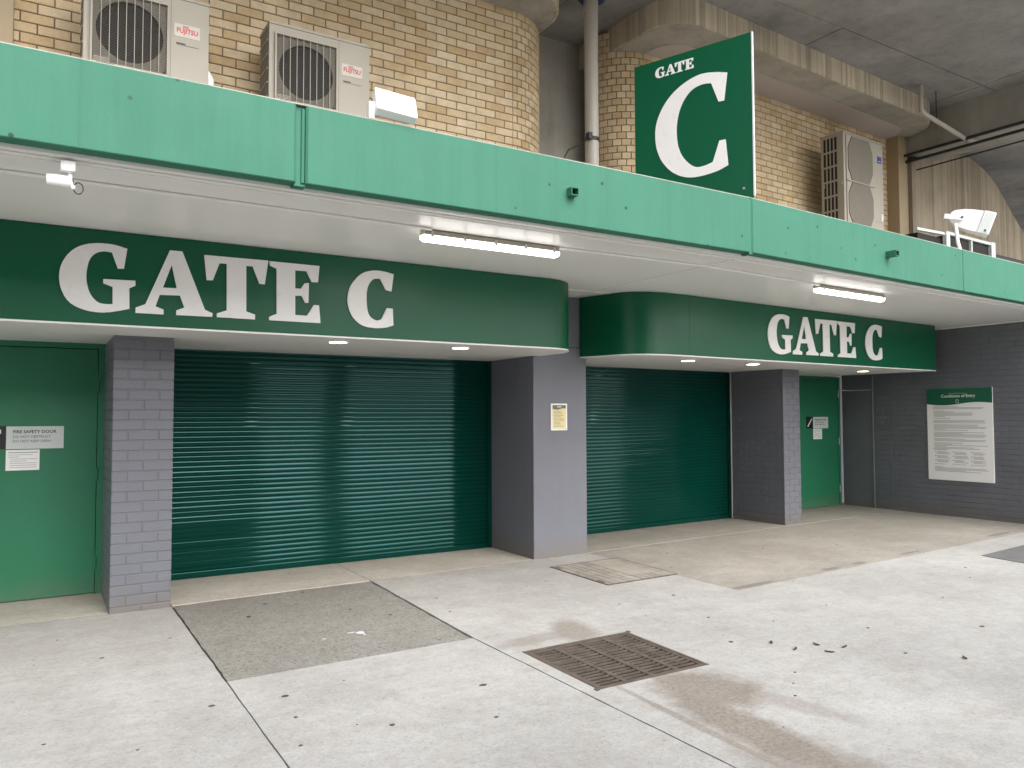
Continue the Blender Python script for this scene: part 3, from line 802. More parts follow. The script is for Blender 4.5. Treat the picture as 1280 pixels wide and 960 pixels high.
# underside: a lip along the edge, then flat sheet, cover strips over the sheet joints
part('edge_lip', MB().prism(fpoly(-8, 17, 0.10, 0.152), ZC + 0.004, ZC + 0.05), 'soffit', canopy)
part('soffit', MB().prism(fpoly(-8, 17, 0.16, 4.2), ZC, ZC + 0.03), 'soffit', canopy)
part('cover_strip', MB().prism(fpoly(-8, 17, 0.205, 0.228), ZC - 0.006, ZC + 0.02), 'soffit', canopy)
part('cover_strip', bx(5.33, 5.38, 4.87, 7.43, ZC - 0.008, ZC + 0.01), 'soffit', canopy)
part('cover_strip', bx(4.6, 6.2, 7.0, 7.04, ZC - 0.006, ZC + 0.01), 'soffit', canopy)
part('roof_deck', MB().prism(fpoly(-8, 17, 0.151, 2.62), 3.20, 3.44), 'pier', canopy)
part('top_edge', MB().prism(fpoly(-8, 17, 0.005, 0.149), ZT - 0.001, ZT + 0.005), 'pier', canopy)
# overflow spouts
for fr, x, y in ((FL, 3.395, 4.69), (FR, 2.31, 4.66)):
    s = thing('overflow_spout', 'small mint green square spout sticking out of the canopy ' + ('below the projecting sign' if fr is FL else 'under the tall two-fan unit'), 'spout', fr, (x, y, 3.26), 'overflow spouts')
    m = MB()
    w = 0.034
    m.prism([(x - w, 3.262), (x + w, 3.262), (x + w, 3.322), (x - w, 3.322)], y - 0.062, y + 0.05, 'y', holes=[[(x - w + .006, 3.268), (x + w - .006, 3.268), (x + w - .006, 3.316), (x - w + .006, 3.316)]])
    part('duct', m, 'mint', s)
    part('dark_mouth', bx(x - w + .006, x + w - .006, y - 0.01, y + 0.04, 3.268, 3.316), 'dark', s)
# ================================================================== SIGN BOXES
def extrude_band(line, thick, z0, z1):
    P = [Vector(p) for p in line]
    inn = []
    for i, p in enumerate(P):
        d0 = (P[i] - P[max(i - 1, 0)])
        d1 = (P[min(i + 1, len(P) - 1)] - P[i])
        d = (d0.normalized() if d0.length else d1.normalized()) + (d1.normalized() if d1.length else d0.normalized())
        d.normalize()
        inn.append(p + Vector((-d.y, d.x)) * thick)
    return MB().prism([tuple(p) for p in P] + [tuple(p) for p in reversed(inn)], z0, z1)

def letters(root, x_shift, yf, sub=None):
    for ch in 'GATEC':
        L = LETTERS[ch]
        m = MB().prism([(a + x_shift, b) for a, b in L[0]], yf - 0.014, yf - 0.003, 'y', holes=[[(a + x_shift, b) for a, b in h] for h in L[1:]])
        o = part('letter', m, 'letter', root, label='raised white slab serif letter ' + ch)

YF = 6.535
n = 14
SL = [(-8, YF)] + [(4.46 + 0.46 * math.sin(a), YF + 0.46 - 0.46 * math.cos(a)) for a in [math.pi / 2 * i / n for i in range(n + 1)]] + [(4.92, 7.43)]
t = thing('gate_sign', 'dark green sign box reading GATE C over the wide shutter, rounded at its end', 'sign', FL, (2.5, YF, ZS))
part('face', extrude_band(SL, 0.03, ZS + 0.012, ZC - 0.006), 'sign_green', t, smooth=True)
part('soffit', MB().prism(SL + [(4.92, 8.7), (-8, 8.7)], ZS, ZS + 0.011), 'soffit', t)
part('edge_trim', extrude_band([(p[0], p[1] - 0.003) for p in SL], 0.012, ZS - 0.003, ZS + 0.004), 'soffit', t, smooth=True)
letters(t, 0.0, YF)

YR = 6.56
SR = [(0.02, 7.46), (0.40, 7.36), (0.44, 7.2), (0.475, 7.03), (0.515, 6.87), (0.60, 6.73), (0.74, 6.635), (0.95, 6.58), (1.25, YR), (1.75, YR), (6.93, YR + 0.02), (6.95, YR + 0.04), (6.95, 8.4)]
SR = [(0.39, 7.43), (0.392, 7.425)] + SR[1:]
t = thing('gate_sign', 'dark green sign box reading GATE C, its curved end meeting the smooth pillar', 'sign', FR, (3.5, YR, ZS))
part('face', extrude_band(SR[1:], 0.03, ZS + 0.012, ZC - 0.006), 'sign_green', t, smooth=True)
part('soffit', MB().prism(SR[1:-1] + [(6.95, 8.8), (0.60, 8.8), (0.60, 7.45)], ZS, ZS + 0.011), 'soffit', t)
part('edge_trim', extrude_band([(p[0], p[1] - 0.003) for p in SR[1:-1]], 0.012, ZS - 0.003, ZS + 0.004), 'soffit', t, smooth=True)
part('sheet_joint', bx(1.335, 1.338, YR - 0.0008, YR + 0.004, ZS + 0.02, ZC - 0.02), 'dark', t)
letters(t, 2.752 - 0.125, YR + 0.004)

# ---- lit downlights
for x, y, lab in ((2.345, 6.86, 'lit round downlight under the left sign box below the letter C'), (3.60, 6.86, 'lit round downlight under the left sign box towards its rounded end'),
                  (6.886, 7.06, 'lit round downlight at the curved end of the right sign box'), (8.13, 7.13, 'lit round downlight by the brick pillar under the right sign box'),
                  (10.96, 7.44, 'lit round downlight outside the narrow green door')):
    t = thing('downlight', lab, 'downlight', FL, (x, y, ZS), 'downlights in the sign box soffits')
    ring = [(x + 0.10 * math.cos(a), y + 0.10 * math.sin(a)) for a in [2 * math.pi * k / 28 for k in range(28)]]
    inner = [(x + 0.082 * math.cos(a), y + 0.082 * math.sin(a)) for a in [2 * math.pi * k / 28 for k in range(28)]]
    part('trim_ring', MB().prism(ring, ZS - 0.013, ZS, holes=[inner]), 'white', t)
    part('lens', MB().prism(inner, ZS - 0.009, ZS - 0.001), 'lamp', t)

# ---- batten lights under the canopy and the conduit that feeds them
def batten(fr, x0, x1, yc, lab):
    t = thing('batten_light', lab, 'light', fr, ((x0 + x1) / 2, yc, ZC), 'batten lights under the canopy')
    part('housing', bx(x0, x1, yc - 0.045, yc + 0.045, ZC - 0.045, ZC - 0.006, bev=0.008), 'ac', t)
    m = MB()
    pr = [(-0.042, -0.046), (-0.045, -0.060), (-0.038, -0.080), (-0.020, -0.089), (0.020, -0.089), (0.038, -0.080), (0.045, -0.060), (0.042, -0.046)]
    v = []
    for x, s in ((x0 - 0.006, 0.80), (x0 + 0.012, 1.0), (x1 - 0.012, 1.0), (x1 + 0.006, 0.80)):
        v += [(x, yc + a * s, ZC + (-0.046 + (b + 0.046) * s)) for a, b in pr]
    k = len(pr)
    f = [(r * k + i, r * k + (i + 1) % k, (r + 1) * k + (i + 1) % k, (r + 1) * k + i) for r in range(3) for i in range(k)] + [tuple(range(k)), tuple(3 * k + i for i in range(k))]
    part('diffuser', m.add(v, f), 'tube', t, smooth=True)
    for i in range(5):
        x = x0 + 0.06 + (x1 - x0 - 0.12) * i / 4
        part('clip', bx(x - 0.012, x + 0.012, yc - 0.056, yc - 0.044, ZC - 0.062, ZC - 0.02, bev=0.003), 'steel', t)
    part('stand_off', bx(x0 + 0.1, x0 + 0.16, yc - 0.02, yc + 0.02, ZC - 0.008, ZC + 0.001), 'ac', t)
    part('stand_off', bx(x1 - 0.16, x1 - 0.1, yc - 0.02, yc + 0.02, ZC - 0.008, ZC + 0.001), 'ac', t)
batten(FL, 2.46, 3.69, 5.30, 'lit white batten light under the canopy between the sign box and the fascia bend')
batten(FR, 1.93, 3.20, 5.29, 'lit white batten light under the canopy before the right GATE C sign')
for a, b in (((-8, 5.20), (2.50, 5.22)), ((3.65, 5.27), (5.35, 5.21))):
    solo('conduit', MB().tube([(a[0], a[1], ZC - 0.011), (b[0], b[1], ZC - 0.011)], 0.011, 8), 'soffit', 'thin white conduit along the canopy soffit ' + ('left of the first batten light' if a[0] < 0 else 'joining the two batten lights'), 'conduit', FL, (a[0], a[1], ZC - 0.01), smooth=True)
solo('conduit', MB().tube([(0.12, 5.21, ZC - 0.011), (1.95, 5.26, ZC - 0.011)], 0.011, 8), 'soffit', 'thin white conduit running into the right-hand batten light', 'conduit', FR, (0.3, 5.2, ZC - 0.01), smooth=True)

# ---- sensor spotlight on the canopy lip
t = thing('sensor_light', 'small white sensor lamp with a ribbed barrel and looped black cable under the canopy edge', 'light', FL, (0.125, 4.84, ZC))
part('junction_box', bx(0.088, 0.166, 4.80, 4.88, ZC - 0.075, ZC - 0.012, bev=0.02), 'white', t, smooth=True)
part('arm', MB().tube([(0.135, 4.84, ZC - 0.07), (0.142, 4.84, ZC - 0.11), (0.155, 4.835, ZC - 0.16)], 0.011, 8), 'white', t, smooth=True)
b = part('barrel', MB().tube([(0.025, 4.86, ZC - 0.118), (0.03, 4.86, ZC - 0.118), (0.06, 4.858, ZC - 0.119), (0.148, 4.85, ZC - 0.121)], [0.026, 0.031, 0.033, 0.033], 18), 'white', t, smooth=True)
for i in range(4):
    x = 0.07 + 0.018 * i
    part('cooling_fin', MB().tube([(x, 4.857, ZC - 0.1195), (x + 0.006, 4.857, ZC - 0.1196)], 0.036, 18), 'white', t, smooth=True, sub=b)
part('cable_loop', MB().tube([(0.150, 4.835, ZC - 0.10), (0.153, 4.83, ZC - 0.135)] + [(0.178 + 0.024 * math.cos(a), 4.83, ZC - 0.155 + 0.032 * math.sin(a)) for a in [R_(150 - 34 * i) for i in range(10)]], 0.0035, 6), 'black', t, smooth=True)

# ================================================================== GROUND FLOOR FRONT
# ---- left painted brick pillar
PA = [('line', (0.5535, 8.40), (0.5535, 7.26), 0, 0.06), ('line', (0.548, 7.26), (1.018, 7.26), 0, 0), ('line', (1.0125, 7.26), (1.0125, 8.40), 0.06, 0)]
t = thing('brick_pillar', 'grey painted brick pillar between the wide green door and the wide shutter', 'pillar', FL, (0.785, 7.26, 0))
part('core', bx(0.5535, 1.0125, 7.26, 8.40, -0.04, ZS), 'grey_brick', t)
brickwork(t, FL, PA, 0.0 - 0.036, ZS - 0.004, 'grey_brick', proud=0.0055)
# ---- right painted brick pillar
PC = [('line', (4.37, 8.55), (4.37, 7.53), 0, 0.06), ('line', (4.3645, 7.53), (4.7655, 7.53), 0, 0), ('line', (4.76, 7.53), (4.76, 8.5), 0.06, 0)]
t = thing('brick_pillar', 'grey painted brick pillar between the narrower shutter and the narrow green door', 'pillar', FR, (4.56, 7.53, 0))
part('core', bx(4.37, 4.76, 7.53, 8.6, -0.04, ZS), 'grey_brick', t)
brickwork(t, FR, PC, -0.03, ZS - 0.004, 'grey_brick', proud=0.0055)

# ---- smooth rendered pillar in the middle
t = thing('rendered_pillar', 'smooth grey rendered pillar between the two roller shutters with a small yellow notice', 'pillar', FL, (5.22, 7.44, 0))
part('shaft', MB().box(4.845, 5.595, 7.44, 8.72, -0.04, 2.425, 0.006), 'grey', t)
part('head', MB().box(4.848, 5.592, 7.445, 8.72, 2.442, ZC, 0.004), 'grey', t)
part('groove', bx(4.86, 5.58, 7.455, 8.7, 2.42, 2.445), 'grey', t)
part('corner_bead', MB().tube([(4.846, 7.441, 0.002), (4.846, 7.441, 2.41)], 0.007, 8), 'grey', t, smooth=True)
part('patch_panel', bx(4.90, 5.58, 7.437, 7.442, 1.39, 1.395), 'grey', t)

# ---- roller shutters, slat by slat
def shutter(fr, x0, x1, y, z1, lab):
    t = thing('roller_shutter', lab, 'shutter', fr, ((x0 + x1) / 2, y, 0))
    pitch = 0.0505
    prof = []
    for k in range(9):
        a = math.pi * k / 8
        prof.append((-0.0034 * math.sin(a), 0.003 + (pitch - 0.009) * k / 8))
    v, f = [], []
    for x in (x0 + 0.03, x1 - 0.03):
        v += [(x, p[0], p[1]) for p in prof] + [(x, 0.006, prof[-1][1]), (x, 0.006, prof[0][1])]
    k = len(prof) + 2
    f = [(i, (i + 1) % k, k + (i + 1) % k, k + i) for i in range(k)] + [tuple(range(k)), tuple(range(2 * k - 1, k - 1, -1))]
    m = MB().add([(a - (x0 + x1) / 2, b, c) for a, b, c in v], f).mesh('slat', M['shutter'], smooth=True)
    nsl = int((z1 - 0.07) / pitch) + 1
    for i in range(nsl):
        o = link('slat', m, t)
        o.location = (0, random.uniform(-0.0012, 0.0012), 0.07 + i * pitch)
        o.rotation_euler = (random.gauss(0, 0.022), 0, random.gauss(0, 0.0003))
    part('backing', bx(x0 + 0.02, x1 - 0.02, y + 0.008, y + 0.012, 0.01, z1), 'shutter', t)
    part('bottom_bar', bx(x0 + 0.03, x1 - 0.03, y - 0.016, y + 0.02, 0.004, 0.068, bev=0.006), 'shutter', t)
    for a, b in ((x0, x0 + 0.045), (x1 - 0.045, x1)):
        part('guide_rail', bx(a, b, y - 0.03, y - 0.0155, 0.004, z1, bev=0.003), 'shutter', t)
        part('guide_rail', bx(a, b, y + 0.021, y + 0.035, 0.004, z1), 'shutter', t)
shutter(FL, 1.03, 4.838, 8.42, ZS - 0.004, 'wide bottle green roller shutter under the left GATE C sign')
shutter(FR, 0.6, 4.36, 8.54, ZS - 0.004, 'narrower bottle green roller shutter under the curved end of the right sign')
solo('edge_conduit', MB().tube([(4.352, 8.49, 0.01), (4.352, 8.49, ZS)], 0.012, 8), 'steel', 'thin pale conduit down the corner of the right shutter', 'conduit', FR, (4.352, 8.49, 0), smooth=True)

# ---- doors
def door(fr, x0, x1, y, z1, lab, hinge_x, wide):
    t = thing('fire_door', lab, 'door', fr, ((x0 + x1) / 2, y, 0))
    part('leaf', MB().box(x0, x1, y, y + 0.045, 0.008, z1, 0.003), 'door_green', t)
    part('jamb', bx(x1 + 0.005, x1 + 0.06, y - 0.012, y + 0.09, 0.0, z1 + 0.055, bev=0.003), 'door_green', t)
    part('jamb', bx(x0 - 0.06, x0 - 0.005, y - 0.012, y + 0.09, 0.0, z1 + 0.055, bev=0.003), 'door_green', t)
    part('head', bx(x0 - 0.06, x1 + 0.06, y - 0.0121, y + 0.09, z1 + 0.006, min(ZS, z1 + 0.056)), 'door_green', t)
    for z in ((0.28, 1.1, 1.92) if wide else (0.3, 1.15, 2.0)):
        part('hinge', MB().tube([(hinge_x, y - 0.014, z - 0.06), (hinge_x, y - 0.014, z + 0.06)], 0.011, 10), 'door_green' if wide else 'steel', t, smooth=True)
    return t
door(FL, -0.62, 0.492, 8.2, 2.255, 'wide green fire safety door beside the left brick pillar', 0.497, True)
door(FL, -1.80, -0.68, 8.2, 2.255, 'green door leaf next to the wide fire safety door at the far end', -1.75, True)
door(FR, 5.42, 7.345, 8.56, 2.25, 'narrow green fire door in the corner behind the right brick pillar', 7.35, False)

# signs on the doors: pictogram tile, plate, paper
def door_signs(fr, xs0, z, y, which, full):
    t = thing('door_sign', 'silver plate with a black stair pictogram tile on the ' + which, 'sign', fr, (xs0 + 0.22, y, z), 'fire safety plates')
    part('pictogram_tile', bx(xs0 - 0.198, xs0 - 0.004, y - 0.004, y - 0.001, z, z + 0.205), 'plate_black', t)
    part('plate', bx(xs0, xs0 + 0.44, y - 0.005, y - 0.001, z, z + 0.2), 'plate', t)
    stairs = MB()
    for i in range(4):
        x, zz = xs0 - 0.165 + i * 0.030, z + 0.035 + i * 0.034
        stairs.box(x, x + 0.036, y - 0.0055, y - 0.004, zz, zz + 0.016)
        stairs.box(x + 0.022, x + 0.036, y - 0.0054, y - 0.004, zz + 0.014, zz + 0.036)
    part('stair_symbol', stairs, 'white', t)
    part('lettering', text_mb('FIRE SAFETY DOOR', 0.0385, xs0 + 0.048, y - 0.0055, z + 0.14, 0.0006, bold=0.0009), 'print_dark', t)
    part('lettering', text_mb('DO NOT OBSTRUCT', 0.031, xs0 + 0.048, y - 0.0055, z + 0.098, 0.0006), 'print_dark', t)
    part('lettering', text_mb('DO NOT KEEP OPEN', 0.031, xs0 + 0.048, y - 0.0055, z + 0.058, 0.0006), 'print_dark', t)
    p = thing('paper_notice', 'white paper notice taped under the plate on the ' + which, 'notice', fr, (xs0 + 0.13, y, z - 0.19), 'paper notices on the doors')
    part('sheet', bx(xs0, xs0 + 0.255, y - 0.003, y - 0.001, z - 0.19, z - 0.008), 'paper', p)
    lines = MB()
    for i, (a, w) in enumerate(((0.018, 0.22), (0.018, 0.19), (0.018, 0.08), (0.03, 0.205), (0.03, 0.13), (0.03, 0.205), (0.03, 0.2), (0.03, 0.2))):
        zz = z - 0.036 - i * 0.0185
        lines.box(xs0 + a, xs0 + a + w, y - 0.0036, y - 0.003, zz, zz + (0.008 if i == 0 else 0.0045))
    part('print_lines', lines, 'print', p)
door_signs(FL, -0.215, 1.345, 8.2, 'wide green door', True)
door_signs(FR, 6.60, 1.39, 8.56, 'narrow green door', True)

# ---- notice on the middle pillar
t = thing('framed_notice', 'small pale yellow notice in a white frame on the smooth grey pillar', 'notice', FL, (5.19, 7.437, 1.455))
part('frame', bx(5.078, 5.308, 7.428, 7.438, 1.455, 1.767, bev=0.002), 'white', t)
part('sheet', bx(5.100, 5.286, 7.4255, 7.428, 1.472, 1.748), 'yellow', t)
wave = [(5.1, 1.748), (5.286, 1.748)] + [(5.286 - 0.186 * i / 12, 1.703 + 0.008 * math.sin(i / 12 * 6.0 + 0.6)) for i in range(13)]
part('heading_band', MB().prism(wave, 7.4240, 7.4254, 'y'), 'olive', t)
part('heading_print', bx(5.165, 5.222, 7.4232, 7.4239, 1.724, 1.732), 'paper', t)
ln = MB()
for i in range(12):
    ln.box(5.118, 5.118 + random.uniform(0.09, 0.15), 7.4249, 7.4253, 1.675 - i * 0.016, 1.679 - i * 0.016)
part('print_lines', ln, 'olive', t)

# ---- return wall with the notice board
PW = [('line', (0.62, 0.0), (5.6, 0.0), 0.05, 0)]
t = thing('brick_wall', 'charcoal grey painted brick return wall carrying the entry conditions board', 'wall', FW, (2.0, 0, 0))
part('core', bx(0.60, 5.6, 0.0, 0.25, -0.04, ZC - 0.004), 'wall_brick', t)
brickwork(t, FW, PW, -0.02, ZC - 0.01, 'wall_brick', proud=0.006)
part('render_skim', MB().box(0.0, 0.60, -0.012, 0.25, -0.04, 2.06, 0.003), 'wall_brick', t, label='smooth grey panel beside the door')
part('render_skim', MB().box(0.0, 0.60, -0.006, 0.25, 2.075, ZC - 0.005, 0.003), 'wall_brick', t)
part('corner_trim', MB().tube([(0.605, -0.016, 0), (0.605, -0.016, ZS)], 0.014, 8), 'wall_brick', t, smooth=True)
part('movement_joint', bx(0.93, 0.945, -0.010, -0.003, 0.0, ZS), 'grey', t)
solo('skirting_conduit', MB().tube([(0.0, -0.02, ZC - 0.014), (5.5, -0.02, ZC - 0.014)], 0.011, 8), 'soffit', 'thin white cable run where the return wall meets the canopy', 'conduit', FW, (2, 0, ZC), smooth=True)

t = thing('notice_board', 'large white Conditions of Entry board with a green heading on the grey brick wall', 'notice board', FW, (2.09, -0.012, 0.57))
part('board', bx(1.58, 2.607, -0.022, -0.007, 0.57, 2.048, bev=0.002), 'board_print', t)
wv = [(1.5802, 2.0465), (2.6068, 2.0465)] + [(2.6068 - 1.0266 * i / 30, 1.797 + 0.024 * math.sin(i / 30 * 6.28 * 0.95 + 0.3)) for i in range(31)]
part('heading_band', MB().prism(wv, -0.0245, -0.0221, 'y'), 'poster_green', t)
part('heading', text_mb('Conditions of Entry', 0.067, 2.085, -0.0247, 1.900, 0.0006, 'CENTER', bold=0.001), 'paper', t)
ln = MB()
ln.box(1.935, 2.225, -0.0252, -0.0246, 1.958, 1.966)
part('sub_heading', ln, 'poster_green', t)
M_sub = MB()
for i in range(16):
    M_sub.box(1.94 + i * 0.018, 1.952 + i * 0.018, -0.0258, -0.0252, 1.959, 1.965)
part('fine_heading', M_sub, 'plate', t)
em = MB()
for i in range(7):
    a = R_(20 + i * 50)
    cx, cz = 2.075 + 0.022 * math.cos(a), 1.835 + 0.026 * math.sin(a)
    em.prism([(cx - 0.007, cz), (cx, cz - 0.009), (cx + 0.007, cz), (cx, cz + 0.009)], -0.0262, -0.0247, 'y')
part('emblem', em, 'paper', t)
ln = MB()
z = 1.765
rows = [0.40, 0.80, 0.78, 0, 0.18, 0.35, 0.62, 0.64, 0.62, 0.2, 0, 0.28, 0, 0.82, 0.80, 0.82, 0, 0.72, 0.7, 0.84, 0.82, 0.2, 0.55, 0, 0.80, 0.48, 0.82, 0.83, 0.8, 0, 0.5, 0.82, 0.8, 0, 0.47, 0.30, 0.85, 0.2, 0.63, 0.73]
for i, w in enumerate(rows):
    z -= 0.0172
    if w:
        ln.box(1.675 + (0.012 if i > 2 else 0), 1.675 + w, -0.0232, -0.0221, z, z + 0.0065)
z -= 0.02
ln.box(1.675, 1.90, -0.0232, -0.0221, z, z + 0.010)
for c in range(3):
    for i in range(13):
        if i % 4 != 3:
            zz = z - 0.035 - i * 0.0165
            x = 1.70 + c * 0.285
            ln.box(x + 0.03, x + 0.03 + random.uniform(0.13, 0.215), -0.0232, -0.0221, zz, zz + 0.006)
            if i % 4 == 0:
                ln.box(x, x + 0.016, -0.0232, -0.0221, zz - 0.004, zz + 0.010)
for i, w in enumerate((0.13, 0.8, 0.84, 0.5, 0.72)):
    zz = z - 0.275 - i * 0.0175
    ln.box(1.69, 1.69 + w, -0.0232, -0.0221, zz, zz + 0.0065)
part('print_lines', ln, 'print', t)
# ================================================================== ON THE CANOPY
# ---- blade sign (x runs from the far edge at -1.18 to the street edge at 0)
t = thing('projecting_sign', 'dark green metal blade sign with GATE above a large white C on the canopy edge', 'sign', FB, (-0.6, 0, 3.55))
part('panel', bx(-1.178, 0.0, 0.0, 0.02, 3.48, 5.07, bev=0.002), 'sign_green', t)
part('edge_trim', bx(0.0005, 0.012, -0.004, 0.024, 3.58, 5.072), 'plate', t)
part('letter', MB().prism([(-a, b) for a, b in LETTERS['BC'][0]], -0.004, -0.0006, 'y'), 'letter', t, label='large white letter C')
x_at = -0.945
sc = 0.205
for ch in 'GATE':
    L = LETTERS[ch]
    f = lambda a, b: (-0.950 + (a - 0.129) * sc, 4.893 + (b - 2.42) * sc * 0.98)
    part('letter', MB().prism([f(a, b) for a, b in L[0]], -0.004, -0.0006, 'y', holes=[[f(a, b) for a, b in h] for h in L[1:]]), 'letter', t, label='small white letter ' + ch)
part('bolt', MB().disc((-0.085, 3.66, -0.012), 0.011, 0.011, 0.011, 10, 'y'), 'steel', t)
for x in (-1.1, -0.08):
    part('post', bx(x - 0.025, x + 0.025, 0.021, 0.07, 3.44, 4.9), 'steel', t)

# ---- single-fan air conditioners
def fan_unit(x0, label):
    W, D, z0, z1, y = 0.915, 0.32, 4.235, 5.06, 6.75
    t = thing('air_conditioner', label, 'air conditioner', FL, (x0 + W / 2, y, z0), 'single-fan units on the canopy')
    x1 = x0 + W
    gx0, gx1, gz0, gz1 = x0 + 0.058, x0 + 0.592, z0 + 0.155, z0 + 0.728
    cx, cz, r = (gx0 + gx1) / 2 + 0.0, (gz0 + gz1) / 2, 0.243
    ring = [(cx + r * math.cos(a), cz + r * math.sin(a)) for a in [2 * math.pi * k / 40 for k in range(40)]]
    # casing: front skin with a real fan opening, side, top, back
    m = MB()
    m.prism([(x0, z0), (x1, z0), (x1, z1), (x0, z1)], y, y + 0.012, 'y', holes=[ring])
    m.box(x0, x0 + 0.01, y + 0.012, y + D, z0, z1)
    m.box(x1 - 0.01, x1, y + 0.012, y + D, z0, z1)
    m.box(x0 + 0.01, x1 - 0.01, y + D - 0.01, y + D, z0, z1)
    m.box(x0 + 0.01, x1 - 0.01, y + 0.012, y + D - 0.01, z0, z0 + 0.01)
    part('casing', m, 'ac', t)
    part('lid', bx(x0 - 0.006, x1 + 0.006, y - 0.008, y + D + 0.006, z1 - 0.012, z1 + 0.016, bev=0.006), 'ac', t)
    part('corner_post', bx(x0 - 0.004, x0 + 0.03, y - 0.006, y + 0.02, z0, z1 - 0.013, bev=0.006), 'ac', t)
    part('fan_well', MB().tube([(cx, y + 0.02, cz), (cx, y + 0.16, cz)], 0.25, 28), 'dark', t)
    part('shroud', MB().prism([(gx0, gz0), (gx1, gz0), (gx1, gz1), (gx0, gz1)], y - 0.003, y - 0.0005, 'y', holes=[ring]), 'ac_shadow', t)
    fr_ = MB()
    for a in ((gx0 - 0.014, gx0, gz0 - 0.014, gz1 + 0.014), (gx1, gx1 + 0.014, gz0 - 0.014, gz1 + 0.014)):
        fr_.box(a[0], a[1], y - 0.026, y - 0.0006, a[2], a[3])
    fr_.box(gx0, gx1, y - 0.026, y - 0.0006, gz1, gz1 + 0.014)
    g_ = part('grille_frame', fr_, 'ac', t)
    part('grille_lip', MB().box(gx0 - 0.014, gx1 + 0.014, y - 0.04, y - 0.0006, gz0 - 0.05, gz0 - 0.001, 0.012), 'ac', t, smooth=True, sub=g_)
    part('lip_handle', bx(gx0 + 0.03, gx0 + 0.15, y - 0.0425, y - 0.039, gz0 - 0.035, gz0 - 0.012), 'dark', t, sub=g_)
    part('data_label', bx(gx0 + 0.01, gx0 + 0.12, y - 0.0055, y - 0.003, gz0 + 0.006, gz0 + 0.05), 'ac', t)
    wires = MB()
    k = 46
    for i in range(k):
        zz = gz0 + (gz1 - gz0) * (i + 0.5) / k
        wires.box(gx0, gx1, y - 0.0185, y - 0.0155, zz - 0.0011, zz + 0.0011)
    part('grille_wires', wires, 'wire', t, kind='stuff')
    for i in range(8):
        x = gx0 + (gx1 - gx0) * (i + 1) / 9
        part('grille_bar', bx(x - 0.0026, x + 0.0026, y - 0.024, y - 0.0187, gz0, gz1), 'ac', t)
    # motor and blades seen through the guard
    fan = MB().tube([(cx, y + 0.03, cz), (cx, y + 0.12, cz)], 0.06, 16)
    for i in range(3):
        a = R_(40 + 120 * i)
        p = [(cx + rr * math.cos(a + da), y + yy, cz + rr * math.sin(a + da)) for rr, da, yy in ((0.05, -0.3, 0.04), (0.22, -0.35, 0.035), (0.23, 0.4, 0.11), (0.05, 0.4, 0.11))]
        fan.add(p + [(q[0], q[1] + 0.006, q[2]) for q in p], [(0, 1, 2, 3), (7, 6, 5, 4), (0, 4, 5, 1), (1, 5, 6, 2), (2, 6, 7, 3), (3, 7, 4, 0)])
    part('fan', fan, 'dark', t)
    # right-hand panel: seam, badge, small print
    part('panel_seam', bx(x0 + 0.622, x0 + 0.625, y - 0.0012, y + 0.002, z0 + 0.01, z1 - 0.014), 'ac_shadow', t)
    bd = part('badge', bx(x0 + 0.648, x0 + 0.846, y - 0.003, y - 0.0005, z0 + 0.505, z0 + 0.612), 'ac_badge', t)
    part('logo', text_mb('FUJITSU', 0.056, x0 + 0.748, y - 0.0042, z0 + 0.54, 0.0006, 'CENTER', 0.86, bold=0.0012), 'red', t, sub=bd)
    lo = MB()
    for s in (-1, 1):
        lo.tube([(x0 + 0.735 + s * 0.012 + 0.011 * math.cos(a), y - 0.0044, z0 + 0.592 + 0.007 * math.sin(a)) for a in [2 * math.pi * k / 12 for k in range(13)]], 0.0018, 5)
    part('logo_mark', lo, 'red', t, sub=bd)
    part('small_print', bx(x0 + 0.665, x0 + 0.84, y - 0.0022, y - 0.0006, z0 + 0.436, z0 + 0.441), 'ac_shadow', t)
    part('small_print', bx(x0 + 0.665, x0 + 0.735, y - 0.0022, y - 0.0006, z0 + 0.445, z0 + 0.455), 'print_dark', t)
    # louvred side
    lv = MB()
    for i in range(6):
        zz = z0 + 0.06 + i * 0.125
        lv.box(x0 - 0.006, x0 - 0.0045, y + 0.04, y + D - 0.03, zz, zz + 0.11)
    part('side_fins', lv, 'ac_shadow', t)
    for i in range(7):
        zz = z0 + 0.045 + i * 0.125
        part('side_bar', bx(x0 - 0.012, x0 - 0.0005, y + 0.03, y + D - 0.02, zz, zz + 0.014), 'ac', t)
    part('screw', MB().disc((gx0 + 0.018, gz1 - 0.02, y - 0.008), 0.006, 0.006, 0.005, 8, 'y'), 'dark', t)
    part('screw', MB().disc((gx1 - 0.018, gz0 + 0.02, y - 0.008), 0.008, 0.008, 0.005, 8, 'y'), 'dark', t)
    part('valve_cover', MB().tube([(x1 + 0.03, y + 0.16, z0 + 0.02), (x1 + 0.035, y + 0.16, z0 + 0.26), (x1 + 0.012, y + 0.16, z0 + 0.32)], [0.042, 0.04, 0.03], 12), 'white', t, smooth=True)
    for xx in (x0 + 0.12, x1 - 0.16):
        part('stand_leg', bx(xx, xx + 0.05, y + 0.04, y + 0.09, 3.44, z0), 'steel', t)
        part('stand_leg', bx(xx, xx + 0.05, y + D - 0.08, y + D - 0.03, 3.44, z0), 'steel', t)
    return t
fan_unit(0.262, 'beige fan unit next to the tan post, top cut off')
fan_unit(1.675, 'beige fan unit above the open joint in the canopy fascia')

